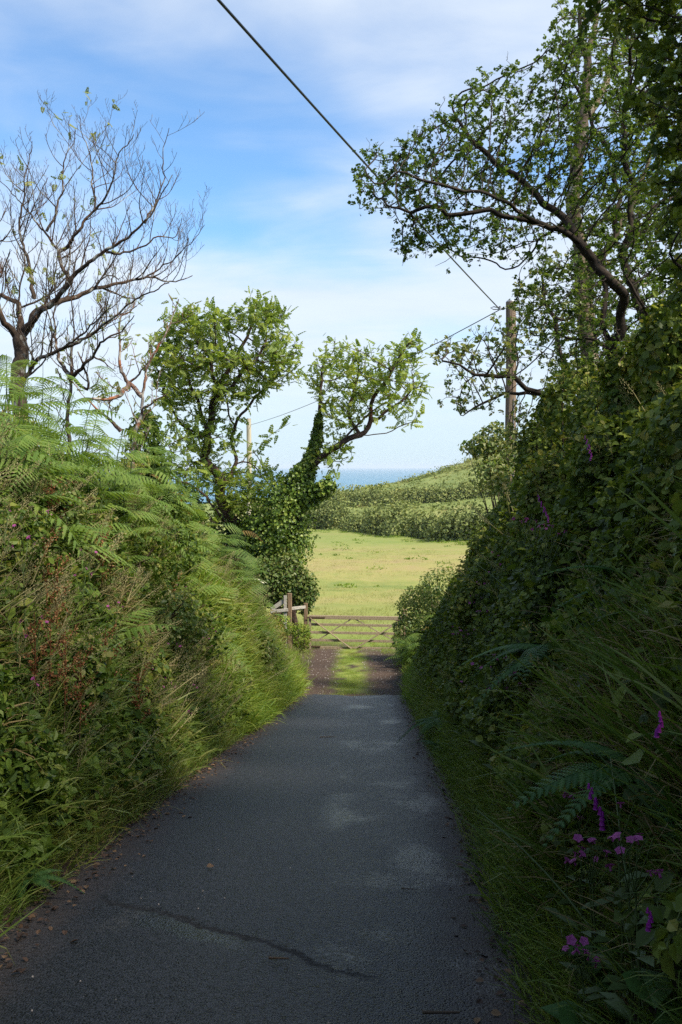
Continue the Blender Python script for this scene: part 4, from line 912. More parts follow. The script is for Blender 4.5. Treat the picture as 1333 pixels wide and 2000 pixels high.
def pole(label, px, pyt, d, r, mat):
    a = at(px, pyt, d); z0 = float(ground_z(a[0], a[1])) - .3
    o = empty('utility_pole', (a[0], a[1], z0 + .3)); tag(o, label, 'pole')
    mb = MB(); zz = np.linspace(z0, a[2], 9); tube_mb(mb, [(a[0] + .012 * math.sin(q * 1.3), a[1], z) for q, z in enumerate(zz)], np.linspace(r * 1.2, r, 9), 16)
    mb.build('shaft', mat, o, smooth=False)
    mb = MB(); zc = a[2] - .02; tube_mb(mb, [(a[0], a[1], zc + .022), (a[0], a[1], zc + .05)], [r * 1.02, r * .9], 16); mb.build('cap', M['metal'], o)
    return o, a
p1, top1 = pole('tall weathered grey utility pole rising through the right hand hedge', 999, 590, 25.0, .125, M['pole'])
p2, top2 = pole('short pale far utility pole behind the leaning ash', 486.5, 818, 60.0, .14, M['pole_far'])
mb = MB(); tube_mb(mb, [top1 + (-.14, -.1, -.16), top1 + (-.30, -.12, -.17), top1 + (-.36, -.12, -.13)], [.012, .012, .012], 6); tube_mb(mb, [top1 + (-.30, -.12, -.22), top1 + (-.30, -.12, -.12)], [.03, .03], 8)
mb.build('bracket', M['metal'], p1, smooth=False)
mb = MB(); tube_mb(mb, [top1 + (.06, -.145, -2.4), top1 + (.06, -.147, -4.2), top1 + (.06, -.16, -6.5)], [.012] * 3, 6); mb.build('conduit', M['metal'], p1)
a0 = top1 + (-.33, -.12, -.17)
far_ = at(422, 0, 9.2); dirn = far_ - a0
s = np.linspace(0, 1, 60)[:, None]; end = a0 + dirn * 2.1
C = a0 * (1 - s) + end * s; C[:, 2] -= .16 * (4 * s * (1 - s))[:, 0] - .16 * 4 * (1 / 2.1) * (1 - 1 / 2.1) * s[:, 0] * 2.1 * 0
k0 = np.argmin(np.abs(C[:, 1] - 9.2)); C[:, 2] += (at(422, 0, C[k0, 1])[2] - C[k0, 2]) * np.clip(s[:, 0] / s[k0, 0], 0, 2.2)
mb = MB(); tube_mb(mb, C, np.full(60, .0145), 8)
tag(mb.build('overhead_cable', M['cable'], smooth=True), 'thick black overhead cable slanting from the near pole up across the sky', 'cable')
s = np.linspace(0, 1, 60)[:, None]; a1 = top1 + (-.33, -.10, -.22); e1 = top2 + (.14, 0, -.35)
C = a1 * (1 - s) + e1 * s; C[:, 2] -= .30 * (4 * s * (1 - s))[:, 0]
lp = np.array([a1 + (.02, 0, .06), a1 + (-.12, 0, .09), a1 + (-.2, 0, .06), a1 + (-.12, 0, .02), a1 + (.03, 0, .03), a1])
mb = MB(); tube_mb(mb, np.concatenate([lp, C[1:]]), np.full(65, .012), 8)
tag(mb.build('overhead_cable', M['cable'], smooth=True), 'thin overhead cable sagging left from the near pole to the far pole', 'cable')

# ------------------------------------------------------------------ bank cover (nobody could count it)
def bank_pts(side, n, u0, u1, y0, y1, near_pow=1.0, g=rng):
    """points on a bank; u is the horizontal distance from the lane edge; denser towards the camera"""
    y = y0 + (y1 - y0) * g.random(n) ** near_pow
    u = u0 + (u1 - u0) * g.random(n)
    x = np.where(side < 0, XL(y) - u, XR(y) + u)
    return x, y, u
def cover(mb, x, y, lift, size, tpls, g=rng, out=.6, jit=.6, hang=.35, clumpf=1.6, clump=.5, seed=0):
    """broad leaves standing off the ground, in clumps"""
    n = ground_n(x, y); z = ground_z(x, y)
    cl = fbm(x * clumpf, y * clumpf, z * clumpf, seed)
    keep = g.random(len(x)) < np.clip((cl - clump + .25) * 4, .05, 1)
    x, y, z, n, cl = x[keep], y[keep], z[keep], n[keep], cl[keep]; N = len(x)
    h = lift * (.1 + 1.3 * np.clip(cl - .3, 0, 1) * g.random(N) ** .5)
    P = np.stack([x, y, z], -1) + (unit(n + np.array([0, 0, .5]))) * h[:, None]
    ax = unit(rdir(N, g) * .9 + np.array([0, 0, -hang]) + n * .25); nr = unit(n * out + np.array([0, 0, .8]) + rdir(N, g) * jit)
    R = frames(ax, nr) * (size * (.55 + .9 * g.random(N)))[:, None, None]; w = g.integers(0, len(tpls), N); rd = g.random(N)
    for q, tp in enumerate(tpls): mb.scatter(tp, R[w == q], P[w == q], rd[w == q])
def tuft(mb, x, y, per, h, tpls, spread=.05, lean=(0, 0), g=rng, wid=1.0, nlean=.28, rnd=None):
    """tufts of blades growing out of the slope"""
    N = len(x) * per; xi = np.repeat(x, per) + g.normal(size=N) * spread; yi = np.repeat(y, per) + g.normal(size=N) * spread
    hh = np.repeat(h * (.6 + .7 * g.random(len(x))), per) * (.6 + .6 * g.random(N))
    z = ground_z(xi, yi); n = ground_n(xi, yi)
    d = unit(np.array([lean[0], lean[1], 1.0]) + n * nlean + rdir(N, g) * .68)
    outw = unit(n * np.array([1, 1, 0]) * .8 + rdir(N, g) * np.array([1, 1, .2]))
    R = frames(d, outw); R = R * hh[:, None, None]; R[:, :, 0] *= wid
    w = g.integers(0, len(tpls), N); rd = g.random(N) * .7 + np.repeat(g.random(len(x)), per) * .3 if rnd is None else rnd + g.random(N) * .3
    P = np.stack([xi, yi, z - .02], -1)
    for q, tp in enumerate(tpls): mb.scatter(tp, R[w == q], P[w == q], rd[w == q])
def patch(x, y, f, thr, seed, soft=.1, g=rng):
    v = fbm(x * f, y * f, 0, seed); return g.random(len(x)) < np.clip((v - thr) / soft, 0, 1)

mb = MB()
for (n, y0, y1, pw, sz) in ((46000, 2.6, 11, 1.0, .058), (30000, 10, 24, 1.2, .058), (8000, 22, 33, 1, .07)):
    x, y, u = bank_pts(-1, n, .12, 3.0, y0, y1, pw); cover(mb, x, y, .48, sz, [LEAF, BROAD, TREFOIL, TREFOIL, NARROW], seed=3, clump=.5)
x, y, u = bank_pts(-1, 5000, .05, 2.0, 4, 16); cover(mb, x, y, .5, .09, [LEAF, NARROW, TREFOIL], seed=4, clump=.55)
tag(mb.build('bramble_cover', M['bramble']), 'tangle of bramble and nettle leaves covering the left bank', 'undergrowth', kind='stuff')
mb = MB()
for (n, y0, y1, pw, sz) in ((110000, 2.6, 12, .9, .055), (60000, 11, 24, 1.2, .062), (12000, 22, 33, 1, .075)):
    x, y, u = bank_pts(1, n, .25, 3.0, y0, y1, pw); cover(mb, x, y, .55, sz, [LEAF, BROAD, TREFOIL, BROAD, NARROW], seed=13, clump=.42)
x, y, u = bank_pts(1, 3000, .3, 2.0, 3.5, 14); cover(mb, x, y, .55, .075, [BROAD, TREFOIL, NARROW], seed=14, clump=.55)
tag(mb.build('hedge_cover', M['ivy']), 'dense small hedge leaves and ivy covering the right bank', 'undergrowth', kind='stuff')
# long green grass
for side, nm, lb, n1 in ((-1, 'long_grass', 'long arching green grass on the left bank', 1.0), (1, 'long_grass', 'long arching green grass on the right bank', 1.0)):
    mb = MB(); L_ = side < 0
    x, y, u = bank_pts(side, 4200 if L_ else 2000, .0, .42, 2.6, 24, 1.1); tuft(mb, x, y, 11, .23, BLADES, .05, (-side * .25, 0))
    x, y, u = bank_pts(side, 5200 if L_ else 450, .3, 2.6 if L_ else .9, 2.6, 26, 1.1); k = patch(x, y, .9, .46 if L_ else .52, 21 + side); tuft(mb, x[k], y[k], 10, .34, BLADES[1:], .08, (-side * .3, 0))
    x, y, u = bank_pts(side, 260, .05, .7, 2.6, 12, 1.0); k = y < (12 if L_ else 0); tuft(mb, x[k], y[k], 8, .42, BLADES[2:], .06, (-side * .35, 0))
    if side > 0:
        x = rng.normal(1.33, .14, 170); y = rng.normal(4.6, .55, 170); k = x > XR(y) + .08; tuft(mb, x[k], y[k], 14, .5, BLADES[:3], .06, (-.1, 0))
    tag(mb.build(nm, M['grass']), lb, 'grass', kind='stuff')
# dry tan grass
for side, lb in ((-1, 'dry tan grass among the weeds of the left bank'), (1, 'dry tan grass hanging on the right bank')):
    mb = MB()
    x, y, u = bank_pts(side, 3400 if side < 0 else 260, .4, 2.6, 3, 22, 1.0); k = patch(x, y, .8, .53, 33 + side)
    tuft(mb, x[k], y[k], 9, .36, BLADES[2:], .07, (-side * .5, 0))
    if side > 0:
        c_ = hit(1200, 1400); x = rng.normal(c_[0], .2, 330); y = rng.normal(c_[1], .7, 330); k = x > XR(y) + .3; tuft(mb, x[k], y[k], 22, .34, BLADES[2:], .07, (-.5, 0), wid=.6)
    tag(mb.build('dry_grass', M['dry']), lb, 'grass', kind='stuff')
    mb = MB(); x, y, u = bank_pts(side, 3200 if side < 0 else 220, .2, 2.6, 4, 26, 1.0); k = patch(x, y, .7, .46, 39 + side)
    tuft(mb, x[k], y[k], 4, .55, [SEED], .08, (-side * .25, 0))
    tag(mb.build('seed_heads', M['seed']), 'feathery grass seed heads standing on the %s bank' % ('left' if side < 0 else 'right'), 'grass', kind='stuff')
# bright verge grass near the gate and along the sunlit edge
mb = MB()
x, y, u = bank_pts(-1, 4200, .0, 1.5, 13, 31, 1.0); tuft(mb, x, y, 11, .30, BLADES, .06, (.25, 0), wid=1.2)
x, y, u = bank_pts(-1, 2600, -.06, .9, 14, 26, 1.0); tuft(mb, x, y, 12, .44, BLADES, .07, (.3, 0), wid=1.2)
x, y, u = bank_pts(1, 1500, .0, .45, 3.4, 19, 1.0); tuft(mb, x, y, 11, .2, BLADES, .05, (-.15, 0))
x, y, u = bank_pts(1, 2200, -.1, 1.0, 19, 33, 1.0); tuft(mb, x, y, 11, .24, BLADES, .06, (-.2, 0), wid=1.3)
y = rng.uniform(21.2, 34, 3600); x = np.interp(y, [20, 26, 33, 45], [0.2, 0.25, 0.35, 0.4]) + rng.normal(size=3600) * .24; k = patch(x, y, 2.2, .42, 47, .15); tuft(mb, x[k], y[k], 10, .09, BLADES, .05)
y = rng.uniform(28, 36, 2200); x = rng.uniform(-3, 4, 2200); k = (x < -.9) | (x > 1.35) | (y > 33.4); tuft(mb, x[k], y[k], 9, .16, BLADES, .06)
tag(mb.build('verge_grass', M['verge']), 'short bright green grass along the lane edge and around the gate', 'grass', kind='stuff')
mb = MB()
y = 33.5 + 75 * rng.random(16000) ** 1.7; x = -12 + 40 * rng.random(16000); x = x * y / 70
k = patch(x, y, .25, .30, 61, .3); tuft(mb, x[k], y[k], 6, .15, BLADES[:4], .20, wid=3.0, nlean=0)
tag(mb.build('meadow_grass', M['meadow']), 'ripe yellow green grass of the open field', 'grass', kind='stuff')
# far field: rough tussocks and the scrub of the hill
def clumps(mb, x, y, sx, sz, per, size, tpls, g=rng, seed=0, sink=.2):
    N = len(x); s = .35 + 1.5 * g.random(N) ** 2; z = ground_z(x, y)
    d = rdir(N * per, g); d[:, 2] = np.abs(d[:, 2])
    r_ = g.random(N * per) ** .35
    P = np.stack([np.repeat(x, per), np.repeat(y, per), np.repeat(z, per)], -1) + d * r_[:, None] * np.repeat(s, per)[:, None] * np.array([sx, sx, sz])
    P[:, 2] -= sink * sz
    R = frames(rdir(N * per, g), unit(d + rdir(N * per, g) * .5)) * (size * (.6 + .8 * g.random(N * per)))[:, None, None]
    w = g.integers(0, len(tpls), N * per); rd = np.clip(np.repeat(g.random(N), per) * .3 + .2 + g.random(N * per) * .4, 0, 1)
    for q, tp in enumerate(tpls): mb.scatter(tp, R[w == q], P[w == q], rd[w == q])
mb = MB()
y = rng.uniform(100, 335, 9000); x = rng.uniform(-.12, .24, 9000) * y
hedge_y = np.interp(x, [-60, -1.4, 14, 30, 80], [185, 171, 127, 110, 90])
k = (y > hedge_y + 8) & ((y < hedge_y + 12) | (y > hedge_y + 72)) & patch(x, y, .035, .56, 71, .06); clumps(mb, x[k], y[k], 1.7, 1.2, 46, .36, [BROAD, LEAF])
y = rng.uniform(100, 335, 5000); x = rng.uniform(-.12, .24, 5000) * y; hedge_y = np.interp(x, [-60, -1.4, 14, 30, 80], [185, 171, 127, 110, 90])
k = (y > hedge_y + 8) & ((y > hedge_y + 66) | (rng.random(5000) < .2)) & (rng.random(5000) < .55); clumps(mb, x[k], y[k], 1.6, .3, 22, .26, [BROAD, LEAF])
y = rng.uniform(300, 340, 260); x = rng.uniform(-.03, .2, 260) * y; k = patch(x, y, .05, .5, 73, .1); clumps(mb, x[k], y[k], 2.2, 2.2, 40, .6, [BROAD, LEAF])
tag(mb.build('hillside_scrub', M['scrub']), 'gorse and bracken scrub covering the far hillside', 'scrub', kind='stuff')
mb = MB(); y = rng.uniform(60, 165, 1500); x = rng.uniform(-.06, .16, 1500) * y; hy = np.interp(x, [-60, -1.4, 14, 30, 80], [185, 171, 127, 110, 90])
k = (y < hy) & ((hy - y < 12) | (rng.random(1500) < .04)); clumps(mb, x[k], y[k], .7, .22, 36, .16, [NARROW, LEAF])
tag(mb.build('field_tussocks', M['verge']), 'green tussocks and weeds dotted over the far side of the field', 'grass', kind='stuff')
def hedge(label, pts, n, w, h, seed, mat='hedge_far', sz=.5):
    pts = np.asarray(pts, float); mb = MB(); st = MB()
    t_ = rng.random(n); k_ = np.linspace(0, 1, len(pts)); x = np.interp(t_, k_, pts[:, 0]) + rng.normal(size=n) * w * .35; y = np.interp(t_, k_, pts[:, 1]) + rng.normal(size=n) * w * .35
    hh = h * (.45 + 1.0 * fbm(x * .16, y * .16, 0, seed)); per = 90
    z = ground_z(x, y); d = rdir(n * per); d[:, 2] = np.abs(d[:, 2]); r_ = rng.random(n * per) ** .3
    L = np.repeat(hh, per)
    P = np.stack([np.repeat(x, per), np.repeat(y, per), np.repeat(z, per)], -1) + np.stack([d[:, 0] * np.repeat(.7 + 2.2 * rng.random(n) ** 2, per) + d[:, 2] * .8, d[:, 1] * 1.6, d[:, 2] * L * np.repeat(.55 + .75 * rng.random(n), per)], -1) * r_[:, None]
    R = frames(unit(rdir(n * per) + np.array([.5, 0, .2])), unit(d + rdir(n * per) * .4)) * (sz * (.6 + .8 * rng.random(n * per)))[:, None, None]
    mb.scatter(BROAD, R, P, np.clip(np.repeat(rng.random(n), per) * .3 + .15 + rng.random(n * per) * .45, 0, 1))
    o = empty('hedge', (pts[0, 0], pts[0, 1], float(ground_z(pts[0, 0], pts[0, 1])))); tag(o, label, 'hedge')
    pass
    mb.build('foliage', M[mat], o)
hedge('long dark windswept hedge along the far edge of the yellow field', [(-14, 176), (-1.4, 171), (7, 149), (14, 127), (25, 116), (40, 106)], 420, 2.6, 4.4, 81, sz=.34)
hedge('upper bushy hedge halfway up the far hillside above the pale grass strip', [(-10, 250), (2, 238), (12, 224), (24, 211), (40, 200)], 340, 3.8, 4.2, 85, sz=.36)

# ------------------------------------------------------------------ bracken and ferns
def frond_mesh(name, mat, n=15, width=.44, pin=8, droop=.35, bip=True, tip_pow=.85):
    mb = MB(); P0 = lambda s: np.array([0, s - .08 * s * s, .20 * s - (droop + .20) * s * s])
    ss = np.linspace(0, 1, 9); tube_mb(mb, [P0(s) for s in ss], np.linspace(.008, .002, 9), 3, .2)
    for q in range(n):
        s = .10 + .88 * (q / (n - 1)) ** .95
        L = width * (1 - ((s - .10) / .92)) ** tip_pow * (min(1, .62 + 1.2 * (s - .1)) if bip else min(1, .55 + 2.2 * (s - .1)))
        b0 = P0(s); sl = 2 * s * (droop + .2) - .2
        for sd in (-1, 1):
            d = unit(np.array([[sd, .42, -.30 - .12 * sl]]))[0]; up = np.array([0, sl * .7, 1.0])
            if bip:
                m_ = max(3, int(round(pin * (L / width) ** .6)))
                Vs, Fs = [], []
                ex = np.cross(d, up); ex /= np.linalg.norm(ex); cen = [b0 + d * L * tt + np.array([0, 0, -.10 * L * tt * tt]) for tt in np.linspace(0, 1, m_ + 1)]
                for k in range(m_):
                    tt = (k + .5) / m_; pl = .040 * (1 - .72 * tt) * min(1, L / width + .3) * random.uniform(.85, 1.15)
                    for e in (-1, 1):
                        tip = cen[k + 1] * .6 + cen[k] * .4 + ex * e * pl + d * L / m_ * .55 + np.array([0, 0, -.012]); sh = cen[k] * .7 + cen[k + 1] * .3 + ex * e * pl * .75
                        i0 = len(Vs); Vs += [cen[k], sh, tip, cen[k + 1]]; Fs.append((i0, i0 + 1, i0 + 2, i0 + 3) if e > 0 else (i0 + 3, i0 + 2, i0 + 1, i0))
                Vs += [b0, b0 + d * L * .5 + np.array([0, 0, -.025 * L + .004]), b0 + d * L + np.array([0, 0, -.10 * L])]
                mb.add(Vs, Fs, .2 + .6 * random.random())
            else:
                tp = NARROW[0].copy(); tp[:, 0] *= .62
                R = frames(d[None], up[None]) * L; mb.scatter((tp, NARROW[1]), R, b0[None], np.array([.2 + .6 * random.random()]))
    return mb.mesh(name, mat)
FR = [frond_mesh('frond', M['bracken'], 11, .46, 6, .30), frond_mesh('frond', M['bracken'], 10, .52, 6, .48), frond_mesh('frond', M['bracken'], 12, .42, 6, .2), frond_mesh('frond', M['rust_frond'], 10, .44, 5, .6)]
FERN = [frond_mesh('frond', M['fern'], 20, .24, 8, .55, True, .7), frond_mesh('frond', M['fern'], 22, .20, 8, .75, True, .7)]
def stem_mesh(h):
    mb = MB(); tube_mb(mb, [(0, 0, -.1), (.02, 0, h * .4), (0, .02, h * .75), (.03, .03, h)], [.008, .007, .006, .003], 5); return mb.mesh('stem', M['stem'], True)
STEM = stem_mesh(1.0)
BR_LABEL = dict(left='tall green bracken plant in the stand along the left bank', right='green bracken plant beside the right hand end of the gate')
def bracken(loc, h, n, sz, face, label, group, g=random):
    o = empty('bracken', loc); tag(o, label, 'fern', group)
    part('stem', STEM, o, sc=(1, 1, h))
    for k in range(n):
        z = h * (.45 + .55 * k / max(1, n - 1)); s = sz * (1.1 - .45 * k / n) * g.uniform(.85, 1.15)
        a = face + (k % 2) * math.pi * .95 + g.uniform(-.5, .5) + (k // 2) * .5
        part('frond', FR[g.randrange(3) if g.random() > .012 else 3], o, (0, 0, z), (g.uniform(-.35, .6), g.uniform(-.4, .4), a), s)
    o.rotation_euler = (g.uniform(-.12, .12), g.uniform(-.05, .28) if loc[0] < 0 else g.uniform(-.28, .05), 0)
    return o
nb = 0
def place_bracken(n, y0, y1, u0, u1, hs, gl_, label):
    global nb
    k = 0
    while k < n:
        y = y0 + (y1 - y0) * random.random(); u = random.uniform(u0, u1); x = float(XL(y)) - u
        if vnoise(np.array([x * .8]), np.array([y * .45]), 0, 91)[0] < random.uniform(.1, .55): continue
        z = float(ground_z(x, y)); bracken((x, y, z - .03), random.uniform(*hs), random.choice((4, 5, 5, 6)), random.uniform(.4, .78), random.uniform(0, 6.3), BR_LABEL['left'], gl_); k += 1; nb += 1
place_bracken(84, 8.5, 17, .9, 2.5, (.6, 1.25), 'bracken on the left bank', '')
place_bracken(16, 10.5, 15.5, 1.9, 3.2, (1.2, 1.75), 'bracken on the left bank', '')
for px_, d_ in ((4, 13.2), (22, 14), (48, 13.4), (66, 14.4), (90, 13.8), (110, 14.6), (35, 12.6), (128, 15)):
    a_ = at(px_, random.uniform(680, 735), d_); z_ = float(ground_z(a_[0], a_[1])); bracken((a_[0], a_[1], z_ - .03), max(.6, float(a_[2]) - z_), 7, random.uniform(.5, .8), random.uniform(0, 6.3), BR_LABEL['left'], 'bracken on the left bank')
place_bracken(84, 15, 24, .6, 2.8, (.5, 1.2), 'bracken on the left bank', '')
place_bracken(22, 24, 31.5, .5, 2.0, (.4, .8), 'bracken on the left bank', '')
place_bracken(30, 9, 20, .5, 1.3, (.3, .7), 'bracken on the left bank', '')
for q in range(24):
    px, py = random.uniform(768, 880), random.uniform(1200, 1330); d = random.uniform(26.5, 30.5)
    x = at(px, 1000, d)[0]; x = max(x, float(XR(d)) + .02); z = float(ground_z(x, d))
    bracken((x, d, z - .03), random.uniform(.4, 1.0), 5, random.uniform(.5, .8), random.uniform(0, 6.3), BR_LABEL['right'], 'bracken at the gate')
def fern(px, py, label, n=8, s=.6, group=None, clear=.3):
    c_ = hit(px, py, clear); n_ = ground_n(np.array([c_[0]]), np.array([c_[1]]))[0]
    z = float(ground_z(c_[0], c_[1])); o = empty('fern', (c_[0], c_[1], z)); tag(o, label, 'fern', group)
    base_a = math.atan2(n_[1], n_[0]) - math.pi / 2
    for k in range(n):
        part('frond', FERN[k % 2], o, tuple(n_ * .08), (random.uniform(.15, .75), random.uniform(-.2, .2), base_a + (k / (n - 1) - .5) * 4.2 + random.uniform(-.2, .2)), s * random.uniform(.8, 1.15))
    return o
fern(1120, 1045, 'large arching fern hanging high on the right bank below the topmost foxglove', 10, .65)
fern(868, 1435, 'bright fern overhanging the right edge of the asphalt', 7, .26, clear=.12)
fern(1290, 790, 'upper dark fern at the right edge of the picture', 8, .55, clear=.5)
fern(1310, 990, 'lower dark fern at the right edge of the picture', 8, .5, clear=.45)
fern(870, 1310, 'broad fern below the bush at the right end of the gate', 9, .5)
fern(30, 1630, 'fern at the bottom left edge of the picture', 7, .26, clear=.2)
fern(140, 1200, 'fern half way up the left bank among dead leaves', 7, .45)

# ------------------------------------------------------------------ flowers
def petal_flower(name, mat, r=.014):
    mb = MB()
    for k in range(5):
        a = k * 2 * math.pi / 5; mb.scatter((BROAD[0] * [1, 1, 1], BROAD[1]), frames(np.array([[math.cos(a), math.sin(a), .25]]), np.array([[0, 0, 1.0]])) * r * 1.25, np.zeros((1, 3)), np.array([.5]))
    tube_mb(mb, [(0, 0, -.016), (0, 0, 0)], [.004, .003], 5); return mb.mesh(name, mat)
CAMPION = petal_flower('flower', M['pink'])
def campion_stem(seed):
    g = random.Random(seed); mb = MB(); tips_ = []
    tube_mb(mb, [(0, 0, -.1), (.01, 0, .25), (.0, .02, .5)], [.004, .0035, .0025], 4)
    for k in range(5):
        a = k * 1.3; e = np.array([math.cos(a) * .05, math.sin(a) * .05, .52 + .06 * g.random() + .02 * k]); tube_mb(mb, [(0, .015, .44 + .01 * k), e], [.002, .0015], 3); tips_.append(e)
        mb.scatter(NARROW, frames(np.array([[math.cos(a + 1), math.sin(a + 1), .4]]), np.array([[0, 0, 1.0]])) * .09, np.array([[0, .005, .08 + .08 * k]]), np.array([.5]))
    return mb.mesh('stem', M['stem']), tips_
CST = [campion_stem(k) for k in range(3)]
def campion(px, py, label, group, n=3, sz=1.0):
    c_ = hit(px, py, .34); z = float(ground_z(c_[0], c_[1])); hgt = max(.2, c_[2] - z)
    o = empty('red_campion', (c_[0], c_[1], z)); tag(o, label, 'flower', group); q = random.randrange(3); s = hgt / .56
    part('stem', CST[q][0], o, sc=s)
    for e in CST[q][1][:n]:
        part('flower', CAMPION, o, tuple(e * s), (random.uniform(-.9, .3), random.uniform(-.6, .6), random.uniform(0, 6)), sz * random.uniform(.9, 1.4))
    return o
for px, py in [(357, 1155), (352, 1190), (384, 1188), (343, 1210), (352, 1235), (412, 1237), (405, 1255), (340, 1265), (310, 1315), (365, 1395), (330, 1345), (113, 1020), (172, 1082), (160, 1126), (82, 1010), (30, 1228), (68, 1220), (53, 1345), (42, 1070), (5, 1012), (225, 1190), (375, 1345)]:
    campion(px, py, 'pink red campion flower on a thin stem on the left bank', 'pink campion on the left bank', random.choice((2, 3, 4)), .85)
for px, py in [(895, 1235), (910, 1238), (893, 1245), (926, 1240), (940, 1315), (958, 1316), (1014, 1350), (900, 1340), (1025, 1035), (1045, 1032), (1065, 1048), (1078, 1042), (960, 1090), (930, 1170), (925, 1185), (906, 1195), (1105, 1580), (1135, 1570), (1212, 1605), (1136, 1688), (1160, 1672), (1155, 1675), (1232, 1678), (1246, 1678), (1128, 1870), (1140, 1865), (1142, 1880), (985, 1300), (970, 1350), (950, 1205), (945, 1150), (975, 1120)]:
    campion(px, py, 'pink red campion flower on a thin stem on the right bank', 'pink campion on the right bank', random.choice((2, 3, 4)), .85)
def bell_mesh():
    mb = MB(); k = 7; prof = [(0, .004), (.006, .0075), (.02, .010), (.034, .0105), (.040, .014)]
    V = [(math.cos(2 * math.pi * j / k) * r_, math.sin(2 * math.pi * j / k) * r_, -h_) for h_, r_ in prof for j in range(k)]
    F = [(i_ * k + j, i_ * k + (j + 1) % k, (i_ + 1) * k + (j + 1) % k, (i_ + 1) * k + j) for i_ in range(len(prof) - 1) for j in range(k)]
    mb.add(V, F); mb.add(V[:k], [tuple(range(k))]); return mb.mesh('bell', M['purple'], True)
BELL = bell_mesh()
def foxglove(px, py, label, span, nb_, sz=1.0, lean=(.0, .0)):
    """flower spike whose middle is on the pixel's line; span is its length on the photo"""
    c_ = hit(px, py, .48); span = span * c_[1] / FPX; sz = sz * span / nb_ / .022; z = float(ground_z(c_[0], c_[1])); hgt = max(.35, c_[2] - z + span / 2)
    o = empty('foxglove', (c_[0], c_[1], z)); tag(o, label, 'flower')
    f = lambda s: np.array([lean[0] * s * s * hgt, lean[1] * s * s * hgt, s * hgt]) - np.array([lean[0], lean[1], 0]) * hgt * (1 - span / hgt / 2) ** 2
    mb = MB(); tube_mb(mb, [f(s) for s in np.linspace(-.1, 1.06, 10)], np.linspace(.008, .003, 10), 5); mb.build_ = None
    part('stem', mb.mesh('stem', M['stem'], True), o)
    for k in range(nb_):
        s = (hgt - span + span * (k + .5) / nb_) / hgt; a = -1.9 + (k % 3 - 1) * .9 + random.uniform(-.2, .2); pz = f(s)
        if k % 4 == 3: a += 1.6
        part('bell', BELL, o, tuple(pz + np.array([math.cos(a), math.sin(a), 0]) * .008), (0, 0, 0), sz * (1.15 - .5 * k / nb_))
        o.children[-1].rotation_euler = (math.sin(a) * .95, -math.cos(a) * .95, 0)
    mb = MB()
    for k in range(5): 
        a = k * 1.3 + 2.6; mb.scatter(LEAF, frames(np.array([[math.cos(a), math.sin(a), .25]]), np.array([[0, 0, 1.0]])) * .2, np.array([[0, 0, .05 + .05 * k]]), np.array([.6]))
    part('leaves', mb.mesh('leaves', M['fern']), o)
foxglove(1062, 990, 'foxglove spike of purple bells at the top of the bank right of the near pole', 52, 16, 1.0, (-.25, 0))
foxglove(1150, 872, 'topmost dark purple foxglove, in the shaded hedge above the others', 46, 14, .9, (-.15, 0))
foxglove(1165, 1565, 'foxglove with four large purple bells above the dry grass, low on the right bank', 85, 9, .95, (-.25, 0))
foxglove(1268, 1785, 'short purple foxglove at the bottom right, beside a yellow leaf', 40, 5, 1.0, (-.1, 0))
foxglove(1288, 1405, 'dim purple foxglove near the right edge, half way up the bank', 45, 5, .9, (0, 0))

# dock with rusty seed heads
def dock(px, py, label, group, s=1.0):
    c_ = hit(px, py, .35); z = float(ground_z(c_[0], c_[1])); h = max(.35, (c_[2] - z) + .12)
    o = empty('dock', (c_[0], c_[1], z)); tag(o, label, 'weed', group); st = MB(); hd = MB()
    tube_mb(st, [(0, 0, -.05), (.02, 0, h * .44)], [.006, .005], 4); tube_mb(hd, [(.02, 0, h * .43), (.03, 0, h * .7), (.03, 0, h)], [.005, .004, .002], 4, .1)
    for k in range(7):
        a = k * 2.2; z0 = h * (.45 + .07 * k); e = np.array([.03 + math.cos(a) * .10 * s, math.sin(a) * .10 * s, z0 + .15 * s]); b0 = np.array([.03, 0, z0]); tube_mb(hd, [b0, e], [.003, .0015], 3, .1)
        n = 42; tt = rng.random(n); P = b0 + (e - b0) * tt[:, None] + rng.normal(size=(n, 3)) * .012
        hd.scatter(BROAD, frames(rdir(n), rdir(n)) * .016, P, rng.random(n))
    part('stem', st.mesh('stem', M['brown_stem']), o); part('seed_head', hd.mesh('seed_head', M['rust']), o)
    return o
for px, py in [(95, 965), (125, 970), (195, 1060), (105, 1120), (85, 1065), (335, 1140), (150, 1300), (200, 1250), (60, 1230), (265, 1330), (120, 1255), (90, 1215)]:
    dock(px, py, 'rusty brown dock seed head among the weeds of the left bank', 'rusty docks on the left bank')
def umbel(px, py, d, label):
    c_ = at(px, py, d); x, y = c_[0], c_[1]; z = float(ground_z(x, y)); h = c_[2] - z
    o = empty('alexanders', (x, y, z)); tag(o, label, 'flower', 'yellow green umbels on the left bank'); st = MB(); hd = MB()
    tube_mb(st, [(0, 0, -.05), (.01, 0, h * .5), (0, 0, h - .06)], [.010, .008, .006], 5)
    for k in range(14):
        a = k * 2.4; r_ = .085 * math.sqrt((k + .5) / 14); e = np.array([math.cos(a) * r_, math.sin(a) * r_, h - .25 * r_]); tube_mb(st, [(0, 0, h - .07), e], [.002, .0015], 3)
        hd.scatter(BROAD, frames(rdir(9), unit(rdir(9) * .5 + [0, 0, 1])) * .022, e + rng.normal(size=(9, 3)) * .010, rng.random(9))
    part('stem', st.mesh('stem', M['stem']), o); part('flower_head', hd.mesh('flower_head', M['umbel']), o)
for px, py, d in [(367, 1047, 21.5), (379, 1070, 21), (410, 1081, 22.5), (352, 1075, 21)]: umbel(px, py, d, 'yellow green alexanders flower head standing above the bracken on the left')

